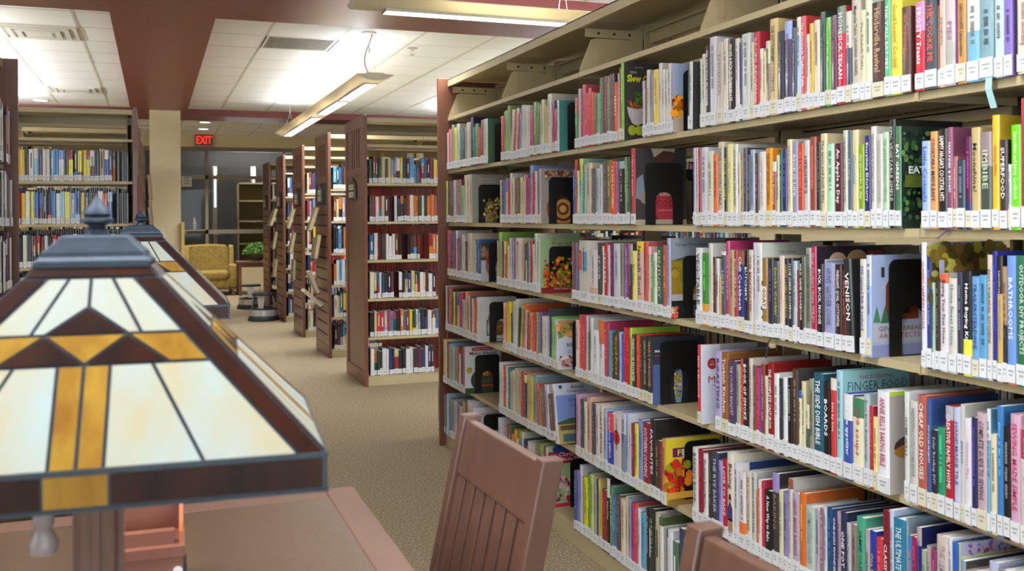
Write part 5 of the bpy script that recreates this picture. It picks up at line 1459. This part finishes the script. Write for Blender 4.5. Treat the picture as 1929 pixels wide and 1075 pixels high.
l = bpy.data.lights.new('lobby_fill_up', 'AREA'); l.energy = 420; l.size = 1.2; l.color = (1, .97, .92); o = bpy.data.objects.new('lobby_fill_up', l); COL.objects.link(o); o.location = (2.0, 20.6, 2.2); o.rotation_euler = (math.pi, 0, 0)  # added fill light aimed upward to brighten the lobby ceiling, no fixture
for x0, c, lab in ((2.35, '2a5090', 'blue poster board leaning in the lobby beyond the glass'),):
    o = box_obj('poster_board', (x0, 19.2, .9), (x0+.42, 19.23, 1.32), mat('poster_blue', c, .5)); tag(o, lab, 'poster')
tag(box_obj('poster_stand', (2.37, 19.235, 0), (2.75, 19.27, .9), M_frame), 'thin stand holding the blue board beyond the glass', 'stand')
t = thing('sanitizer_bottle', 'clear pump bottle standing on the window rail', 'bottle', (.68, YF-.02, 1.12))
m = MB(); m.lathe([(.001, 0), (.033, .002), (.035, .02), (.035, .12), (.012, .15), (.012, .16)], 20); m.build('bottle_body', mat('gel_plastic', 'a4acaa', .15, trans=.4), t, smooth=True)
m = MB(); m.lathe([(.014, .16), (.014, .18), (.005, .185), (.005, .215)], 12); m.box((-.008, -.045, .212), (.008, .012, .224)); m.build('pump', mat('white_plastic'), t)
box_obj('ledge', (.55, YF-.07, 1.10), (.87, YF+.02, 1.12), M_frame)['kind'] = 'structure'; bpy.data.objects['ledge'].name = 'trim_6'

l = bpy.data.lights.new('lobby_fill_down', 'AREA'); l.energy = 40; l.size = .6; o = bpy.data.objects.new('lobby_fill_down', l); COL.objects.link(o); o.location = (2.2, 18.9, 2.9)  # second added fill light, brightens the tan lobby shelving
# ------------------------------------------------------------------ armchair
M_fab = mat('mustard_pattern_fabric', 'a08640', .9, noise=1, nscale=38, col2='6e6030', bump=.2, bscale=120)
t = thing('armchair', 'mustard patterned wingback armchair by the storefront glass', 'armchair', (.90, 17.45, 0))
def pad(name, a, b, bev, m_=None, parent=t): 
    o = box_obj(name, a, b, m_ or M_fab, parent); bv = o.modifiers.new('bevel', 'BEVEL'); bv.width = bev; bv.segments = 4; o.data.polygons.foreach_set('use_smooth', [True]*len(o.data.polygons)); return o
pad('seat_base', (-.33, -.33, .12), (.33, .30, .30), .03)
pad('seat_cushion', (-.30, -.36, .27), (.30, .22, .42), .05)
m = MB()
prof = [(-.36, .12), (-.42, .80), (-.36, .86), (0, .875), (.28, .86), (.33, .80), (.36, .12)]
m.prism(prof, 'y', .20, .36); o = m.build('backrest', M_fab, t, bevel=.03)
for s in (-1, 1):
    m = MB(); m.prism([(.30, .3), (.30, .86), (.14, .84), (.06, .55), (.02, .3)], 'x', s*.335, s*.415); m.build('wing', M_fab, t, bevel=.02)
    pad('armrest', (s*.32, -.36, .12), (s*.44, .26, .53), .035)
for x in (-.38, .36):
    for y in (-.34, .28):
        m = MB(); m.prism([(x-.02, y-.02), (x+.025, y-.02), (x+.025, y+.025), (x-.02, y+.025)], 'z', 0, .13); m.build('leg', M_wood, t)
m = MB(); m.box((-.40, -.35, .105), (.41, .30, .135)); m.build('seat_rail', M_wood, t)

# ------------------------------------------------------------------ side table and plant
t = thing('side_table', 'square dark wooden side table under the plant, right of the armchair', 'table', (1.33, 17.0, 0))
m = MB(); m.box((0, 0, .55), (.56, .56, .58)); m.build('table_top', M_wood, t, bevel=.004)
m = MB(); m.box((.03, .03, .48), (.53, .05, .55)); m.box((.03, .51, .48), (.53, .53, .55)); m.box((.03, .05, .48), (.05, .51, .55)); m.box((.51, .05, .48), (.53, .51, .55)); m.build('apron', M_wood, t)
for x in (.02, .49):
    for y in (.02, .49): m = MB(); m.box((x, y, 0), (x+.05, y+.05, .55)); m.build('leg', M_wood, t)
t = thing('potted_plant', 'bushy green leafy plant on the side table', 'plant', (1.68, 17.3, .581))
m = MB(); m.lathe([(.07, 0), (.09, .07), (.095, .075), (.085, .075)], 20); m.build('pot', mat('dark_pot', '3a2c22', .6), t, smooth=True)
m = MB(); g = random.Random(5)
for k in range(14):
    a = g.uniform(0, 6.28); m.tube([(0, 0, .05), (.05*math.cos(a), .05*math.sin(a), .12), (g.uniform(.08, .2)*math.cos(a), g.uniform(.08, .2)*math.sin(a), g.uniform(.14, .28))], .003, 5)
m.build('stem', mat('stem_green', '3f5a24', .6), t)
m = MB()
for k in range(620):
    a, b = g.uniform(0, 6.28), g.uniform(-.35, 1.4); r = g.uniform(.55, 1)
    p = Vector((.25*r*math.cos(a)*math.cos(b), .2*r*math.sin(a)*math.cos(b), .13+.16*r*math.sin(b)+.03))
    n = Vector((g.gauss(0, 1), g.gauss(0, 1), g.gauss(.4, .8))).normalized(); u = n.orthogonal().normalized(); u.rotate(Matrix.Rotation(g.uniform(0, 6.28), 3, n)); v = n.cross(u); s = g.uniform(.016, .03)
    m.face([p-u*s, p+v*s*.55+n*s*.15, p+u*s, p-v*s*.55+n*s*.15], 0, g.choice(['3c7424', '50902c', '2c5c1c', '70a83c', '88b850', '244c18']))
tag(m.build('foliage', mat('leaf_green', attr=True, rough=.5, col='ffffff'), t, recalc=False), 'small glossy green leaves', kind='stuff')

# ------------------------------------------------------------------ step stools
def stool(x, y, rot, lab):
    t = thing('step_stool', lab, 'step stool', (x, y, 0), rot, 'round rolling step stools')
    m = MB(); m.lathe([(.198, 0), (.20, .012), (.182, .06), (.178, .065)], 40); m.build('rubber_bumper', M_rubber, t, smooth=True)
    m = MB(); m.lathe([(.176, .062), (.170, .14), (.168, .145)], 40); m.build('steel_band', M_chrome, t, smooth=True)
    m = MB(); m.lathe([(.170, .143), (.168, .158), (.15, .165), (.10, .166)], 40); m.build('base_tread', M_rubber, t, smooth=True)
    for a in (0, math.pi/2, math.pi, -math.pi/2):
        m = MB(); m.T = Matrix.Rotation(a, 4, 'Z')
        q = [(-.052, .33), (.052, .33), (.030, .165), (-.030, .165)]
        f = [m.vert((p[0], -.128 + (p[1]-.33)*.10, p[1])) for p in q]; b = [m.vert((p[0]*.96, -.120 + (p[1]-.33)*.10, p[1])) for p in q]
        m.f += [f, b[::-1]] + [[f[i], f[(i+1) % 4], b[(i+1) % 4], b[i]] for i in range(4)]; m.mi += [0]*6; m.c += ['ffffff']*6; m.T = None
        m.build('leg', M_chrome, t)
    m = MB(); m.lathe([(.142, .325), (.148, .33), (.148, .345), (.142, .352), (.12, .354)], 40); m.build('step_top', M_rubber, t, smooth=True)
stool(1.325, 12.78, -.35, 'nearer silver and black round step stool at the end of the stacks')
stool(1.325, 14.55, -.1, 'farther silver and black round step stool, half hidden behind the nearer')

# ------------------------------------------------------------------ reading tables
M_lam = mat('brown_speckled_laminate', '584330', .38, noise=.4, nscale=150, coat=.05)
def reading_table(x0, y0, x1, y1, lab):
    t = thing('reading_table', lab, 'table', ((x0+x1)/2, (y0+y1)/2, 0), group='wooden reading tables'); a, b = (x1-x0)/2, (y1-y0)/2; e = .062
    m = MB(); m.box((-a+e, -b+e, .722), (a-e, b-e, .7495)); m.build('inset_top', M_lam, t)
    for s in (-1, 1):
        m = MB(); m.box((s*(a-e), -b, .715), (s*a, b, .75)); m.build('edge_board', M_woodT, t, bevel=.003)
        m = MB(); m.box((-a+e, s*(b-e), .715), (a-e, s*b, .75)); m.build('edge_board', M_woodT, t, bevel=.003)
        m = MB(); m.box((s*(a-.05), -b+.05, .62), (s*(a-.075), b-.05, .715)); m.build('apron', M_chair, t)
        m = MB(); m.box((-a+.08, s*(b-.05), .62), (a-.08, s*(b-.075), .715)); m.build('apron', M_chair, t)
        for q in (-1, 1): m = MB(); m.box((s*(a-.03), q*(b-.03), 0), (s*(a-.10), q*(b-.10), .715)); m.build('leg', M_chair, t, bevel=.003)
    return t
reading_table(-.52, .45, .395, 2.035, 'near wooden reading table with dark brown inset top')
reading_table(-.50, 2.25, .34, 3.55, 'farther reading table hidden behind the stained glass lamp')

# ------------------------------------------------------------------ stained glass lamps
M_came = mat('dark_lead_came', '39434c', .38, metal=.6, noise=.3, nscale=60)
M_cap = mat('patina_cap_metal', '2b3846', .5, metal=.45, noise=.4, nscale=30)
def glassmat(name, c, c2, sc): return mat(name, c, .3, noise=1, nscale=sc, col2=c2, coat=.05, stretch=(2.2, 2.2, .7), bump=.04, bscale=30, spec=.22)
G_cream = glassmat('cream_art_glass', '96a4a3', 'a0977a', 8); G_gold = glassmat('amber_art_glass', '97762a', '7c561c', 14); G_dark = glassmat('dark_brown_art_glass', '180e0d', '34190f', 9)
def lamp(cx, cy, ph, lab, detail=True):
    t = thing('table_lamp', lab, 'lamp', (cx, cy, .7505), -ph, 'stained glass table lamps')
    Z = .7505; A, B = .232, .163; zr, zb, zc = 1.085-Z, 1.050-Z, 1.274-Z; ca, cb = .054, .036
    # four sloping faces; each described by its half widths at the rim and at the cap
    for fx, (hw, hd, cw, cd) in enumerate(((A, B, ca, cb), (B, A, cb, ca), (A, B, ca, cb), (B, A, cb, ca))):
        rot = Matrix.Rotation([0, math.pi/2, math.pi, -math.pi/2][fx], 4, 'Z')
        def F(s, v, off=0.0):      # s: metres along the face, v: 0 at cap .. 1 at rim
            d = cd + (hd-cd)*v; z = zc + (zr-zc)*v; n = Vector((0, -(zc-zr), -(0)-(0))) ; nn = Vector((0, -(zc-zr), hd-cd)).normalized()
            return rot @ (Vector((s, -d, z)) + nn*off)
        W = lambda v: cw + (hw-cw)*v
        m = MB(); m.f.append([m.vert(F(-W(0), 0)), m.vert(F(W(0), 0)), m.vert(F(W(1), 1)), m.vert(F(-W(1), 1))]); m.f.append([m.vert(F(-W(0), 0, -.003)), m.vert(F(-W(1), 1, -.003)), m.vert(F(W(1), 1, -.003)), m.vert(F(W(0), 0, -.003))])
        m.mi = [0, 0]; m.c = ['ffffff']*2; m.build('leading', M_came, t, recalc=False)
        hb = .026 if hw > .2 else .022; g = .105*hw; k = hw/.232
        inn = lambda v: W(v)-hb
        v1, v2, v3, v4 = .075, .23, .37, .52
        P_ = []
        P_.append((G_dark, [(-W(0), 0), (W(0), 0), (W(v1), v1), (-W(v1), v1)]))
        for s in (-1, 1):
            P_.append((G_dark, [(s*inn(v1), v1), (s*W(v1), v1), (s*W(1), 1), (s*inn(1), 1)]))
            i1, i3, i4 = inn(v1), inn(v3), inn(v4); tr = .092*hw+.018*k
            P_.append((G_cream, [(0, v1), (s*i1*.5, v1), (s*i3*.56, v3), (s*tr, v3), (0, v2)]))
            P_.append((G_cream, [(s*i1*.5, v1), (s*i1, v1), (s*i3, v3), (s*i3*.56, v3)]))
            P_.append((G_gold, [(s*tr, v3), (s*i3, v3), (s*i4, v4), (s*tr*2.05, v4)]))
            P_.append((G_dark, [(s*tr, v3), (s*tr*2.05, v4), (0, v4)]))
            P_.append((G_gold, [(0, v4), (s*g, v4), (s*g, 1), (0, 1)]))
            P_.append((G_cream, [(s*g, v4), (s*i4*.53, v4), (s*inn(1)*.56, 1), (s*g, 1)]))
            P_.append((G_cream, [(s*i4*.53, v4), (s*i4, v4), (s*inn(1), 1), (s*inn(1)*.56, 1)]))
        P_.append((G_dark, [(0, v2), (.092*hw+.018*k, v3), (-(.092*hw+.018*k), v3)]))
        tr = .092*hw+.018*k
        P_.append((G_gold, [(-tr, v3), (tr, v3), (0, v4)]))
        sl = math.hypot(zc-zr, hd-cd)
        for mt, poly in P_:
            pts = [Vector((p[0], p[1]*sl)) for p in poly]; n = len(pts)
            ar = sum(pts[i].x*pts[(i+1) % n].y-pts[(i+1) % n].x*pts[i].y for i in range(n)); sg = 1 if ar > 0 else -1
            q = []
            for i in range(n):     # inset every side by half the came width
                a, b, c = pts[i-1], pts[i], pts[(i+1) % n]; e1 = (b-a).normalized(); e2 = (c-b).normalized(); n1 = Vector((-e1.y, e1.x))*sg; n2 = Vector((-e2.y, e2.x))*sg
                dd = 1+n1.dot(n2); q.append(b+(n1+n2)*(.0019/max(dd, .35)))
            m = MB(); f = [m.vert(F(p.x, p.y/sl, .0012)) for p in q]; b_ = [m.vert(F(p.x, p.y/sl, .0001)) for p in q]
            m.f += [f, b_[::-1]] + [[f[i], f[(i+1) % n], b_[(i+1) % n], b_[i]] for i in range(n)]; m.mi += [0]*(n+2); m.c += ['ffffff']*(n+2)
            m.build('glass_pane', mt, t)
        # vertical rim band
        rw = .028*hw/.232; m = MB()
        for z0, z1 in ((zb-.003, zb), (zr-.0025, zr+.002)):
            m.f += [[m.vert(rot @ Vector(p)) for p in ((-hw-.002, -hd-.0025, z0), (hw+.002, -hd-.0025, z0), (hw+.002, -hd-.0025, z1), (-hw-.002, -hd-.0025, z1))], [m.vert(rot @ Vector(p)) for p in ((-hw-.002, -hd-.0025, z1), (hw+.002, -hd-.0025, z1), (hw-.002, -hd+.003, z1), (-hw+.002, -hd+.003, z1))]]
        m.f += [[m.vert(rot @ Vector(p)) for p in ((-hw, -hd, zb), (hw, -hd, zb), (hw, -hd, zr), (-hw, -hd, zr))]]
        m.f += [[m.vert(rot @ Vector(p)) for p in ((-hw, -hd+.003, zb-.003), (-hw, -hd+.003, zr), (hw, -hd+.003, zr), (hw, -hd+.003, zb-.003))], [m.vert(rot @ Vector(p)) for p in ((-hw-.002, -hd-.0025, zb-.003), (-hw, -hd+.003, zb-.003), (hw, -hd+.003, zb-.003), (hw+.002, -hd-.0025, zb-.003))]]
        for s in (-1, 1): m.f += [[m.vert(rot @ Vector(p)) for p in ((s*hw, -hd-.002, zb), (s*(hw-.0035), -hd-.002, zb), (s*(hw-.0035), -hd-.002, zr), (s*hw, -hd-.002, zr))]]
        m.mi = [0]*len(m.f); m.c = ['ffffff']*len(m.f); m.build('rim_came', M_came, t)
        for mt, a, b in ((G_dark, -hw+.003, -rw-.0025), (G_gold, -rw, rw), (G_dark, rw+.0025, hw-.003)):
            m = MB(); v = [rot @ Vector(p) for p in ((a, -hd-.0012, zb+.0015), (b, -hd-.0012, zb+.0015), (b, -hd-.0012, zr-.004), (a, -hd-.0012, zr-.004))]
            m.face(v); m.build('glass_pane', mt, t)
    # cap: stepped rectangular pyramid, then finial
    m = MB(); steps = [(ca+.004, cb+.004, zc-.004), (ca+.004, cb+.004, zc+.003), (ca-.001, cb-.001, zc+.008), (ca-.003, cb-.003, zc+.013), (ca*.72, cb*.72, zc+.024), (ca*.62, cb*.62, zc+.030), (ca*.55, cb*.55, zc+.031)]
    rings = [[m.vert((sx*a, sy*b, z)) for sx, sy in ((-1, -1), (1, -1), (1, 1), (-1, 1))] for a, b, z in steps]
    for a, b in zip(rings, rings[1:]):
        for k in range(4): m.f.append([a[k], a[(k+1) % 4], b[(k+1) % 4], b[k]])
    m.f += [rings[-1], rings[0][::-1]]; m.mi = [0]*len(m.f); m.c = ['ffffff']*len(m.f); m.build('cap', M_cap, t, bevel=.0015)
    m = MB(); z = zc+.031; m.lathe([(.013, z), (.011, z+.006), (.008, z+.008), (.010, z+.011), (.018, z+.014), (.018, z+.017), (.012, z+.020), (.015, z+.023), (.012, z+.029), (.007, z+.034), (.004, z+.039), (.001, z+.043)], 20); m.build('finial', M_cap, t, smooth=True)
    # wooden post, corbels and foot
    m = MB(); m.box((-.019, -.019, .03), (.019, .019, zc-.03)); m.build('post', M_chair, t, bevel=.003)
    for a in range(4):
        m = MB(); m.T = Matrix.Rotation(a*math.pi/2, 4, 'Z'); m.box((-.004, .019, .03), (.004, .026, .28)); m.T = None; m.build('corbel', M_chair, t)
    m = MB(); m.box((-.075, -.065, 0), (.075, .065, .014)); m.box((-.06, -.05, .014), (.06, .05, .03)); m.build('foot', M_chair, t, bevel=.003)
    m = MB(); x = -.052; m.tube([(x, -.02, zc-.05), (x, -.02, .268)], .0009, 5); m.build('pull_chain', M_chrome, t)
    m = MB(); m.lathe([(.003, .274), (.010, .268), (.011, .248), (.008, .242), (.015, .226), (.013, .216), (.002, .214)], 16, (x, -.02)); m.build('pull_knob', mat('glass_knob', '857b78', .4), t, smooth=True)
    m = MB()
    for s in (-1, 1): m.tube([(0, 0, zc-.035), (s*.05, 0, zc-.04), (s*.085, 0, zc-.06)], .006, 8); m.lathe([(.012, zc-.10), (.017, zc-.09), (.017, zc-.06), (.008, zc-.055)], 12, (s*.085, 0))
    m.build('socket', M_cap, t, smooth=True)
lamp(-.059, 1.15, .072, 'stained glass table lamp closest to the camera, large at left')
lamp(-.035, 2.90, .03, 'second stained glass lamp, mostly hidden behind the nearest one')

# ------------------------------------------------------------------ small wooden box on the table
t = thing('wooden_box', 'small stepped reddish wooden box under the near lamp shade', 'box', (-.03, 1.52, .751), -.03)
M_box = mat('box_wood', '80503f', .35, noise=.25, nscale=12, coat=.3)
m = MB(); m.box((-.072, 0, 0), (.068, .10, .075)); m.build('box_body', M_box, t, bevel=.0015)
m = MB(); m.box((-.074, -.002, .066), (.070, .10, .083)); m.build('box_lid', M_box, t, bevel=.0012)
m = MB(); m.box((-.064, .012, .083), (.056, .028, .103)); m.build('card_rail', M_box, t, bevel=.001)
m = MB(); m.box((-.072, .085, .083), (.068, .10, .16)); m.build('back_board', M_box, t)
for s, x in ((-1, -.072), (1, .062)):
    m = MB(); m.prism([(.004, .083), (.10, .083), (.10, .155), (.085, .152), (.06, .125), (.03, .108), (.006, .102)], 'x', x, x+.006); m.build('cheek', mat('box_cheek', '9c5228', .4), t)
m = MB(); m.box((.0685, .012, .012), (.073, .05, .052)); m.build('hinge', mat('dark_iron', '23272b', .5), t, bevel=.001)
m = MB(); m.T = Matrix.Translation((.060, -.0005, .045)) @ Matrix.Rotation(math.pi/2, 4, 'X'); m.lathe([(.007, 0), (.007, .0015)], 16); m.T = None; m.build('white_dot', mat('white_plastic'), t)

# ------------------------------------------------------------------ chairs
def chair(x, y, rot, lab, dx=0):
    """local frame: back plane at x=0, chair faces -x, centre of the back at y=0"""
    t = thing('library_chair', lab, 'chair', (x, y, 0), rot, 'slat back wooden chairs'); H = .945; ln = .11; w_ = .198
    def bk(z): return ln*(z-.44)/(H-.44) if z > .44 else 0
    def slab(name, y0, y1, z0, z1, d0, d1, bev=.0025, n=1):
        m = MB(); m.v = []; q = [(d0, y0), (d1, y0), (d1, y1), (d0, y1)]
        a = [m.vert((p[0]+bk(z0)-ln, p[1], z0)) for p in q]; b = [m.vert((p[0]+bk(z1)-ln, p[1], z1)) for p in q]
        m.f = [a[::-1], b] + [[a[i], a[(i+1) % 4], b[(i+1) % 4], b[i]] for i in range(4)]; m.mi = [0]*6; m.c = ['ffffff']*6
        return m.build(name, M_chair, t, bevel=bev)
    for s in (-1, 1):
        slab('back_post', s*(w_-.030), s*w_, .44, H, -.006, .030)
        m = MB(); q = [(-.006, s*(w_-.030)), (.030, s*(w_-.030)), (.030, s*w_), (-.006, s*w_)]
        a = [m.vert((p[0]-ln, p[1], .44)) for p in q]; b = [m.vert((p[0]-ln+.04, p[1], 0)) for p in q]
        m.f = [a[::-1], b] + [[a[i], a[(i+1) % 4], b[(i+1) % 4], b[i]] for i in range(4)]; m.mi = [0]*6; m.c = ['ffffff']*6; m.build('rear_leg', M_chair, t)
        m = MB(); m.box((-ln-.42, s*(w_-.035), 0), (-ln-.385, s*w_, .44)); m.build('front_leg', M_chair, t, bevel=.002)
        m = MB(); m.box((-ln-.385, s*(w_-.03), .18), (-ln, s*(w_-.012), .21)); m.build('stretcher', M_chair, t)
    slab('top_rail', -w_+.030, w_-.030, H-.105, H-.008, .0, .018)
    slab('lower_rail', -w_+.030, w_-.030, .50, .54, .0, .018)
    span = 2*(w_-.030); n = 7; gp = .011; sw = (span-(n-1)*gp)/n
    for k in range(n):
        y0 = -w_+.030+k*(sw+gp); slab('back_slat', y0, y0+sw, .54, H-.105, .004, .013, .001)
    m = MB(); m.box((-ln-.43, -w_, .44), (-ln+.03, w_, .465)); m.build('seat', M_chair, t, bevel=.006)
    return t
chair(.560, 1.565, 0.03, 'wooden slat-back chair in the middle, pushed up to the near table')
chair(.625, .83, 0.05, 'wooden slat-back chair cut off at the bottom edge of the picture')
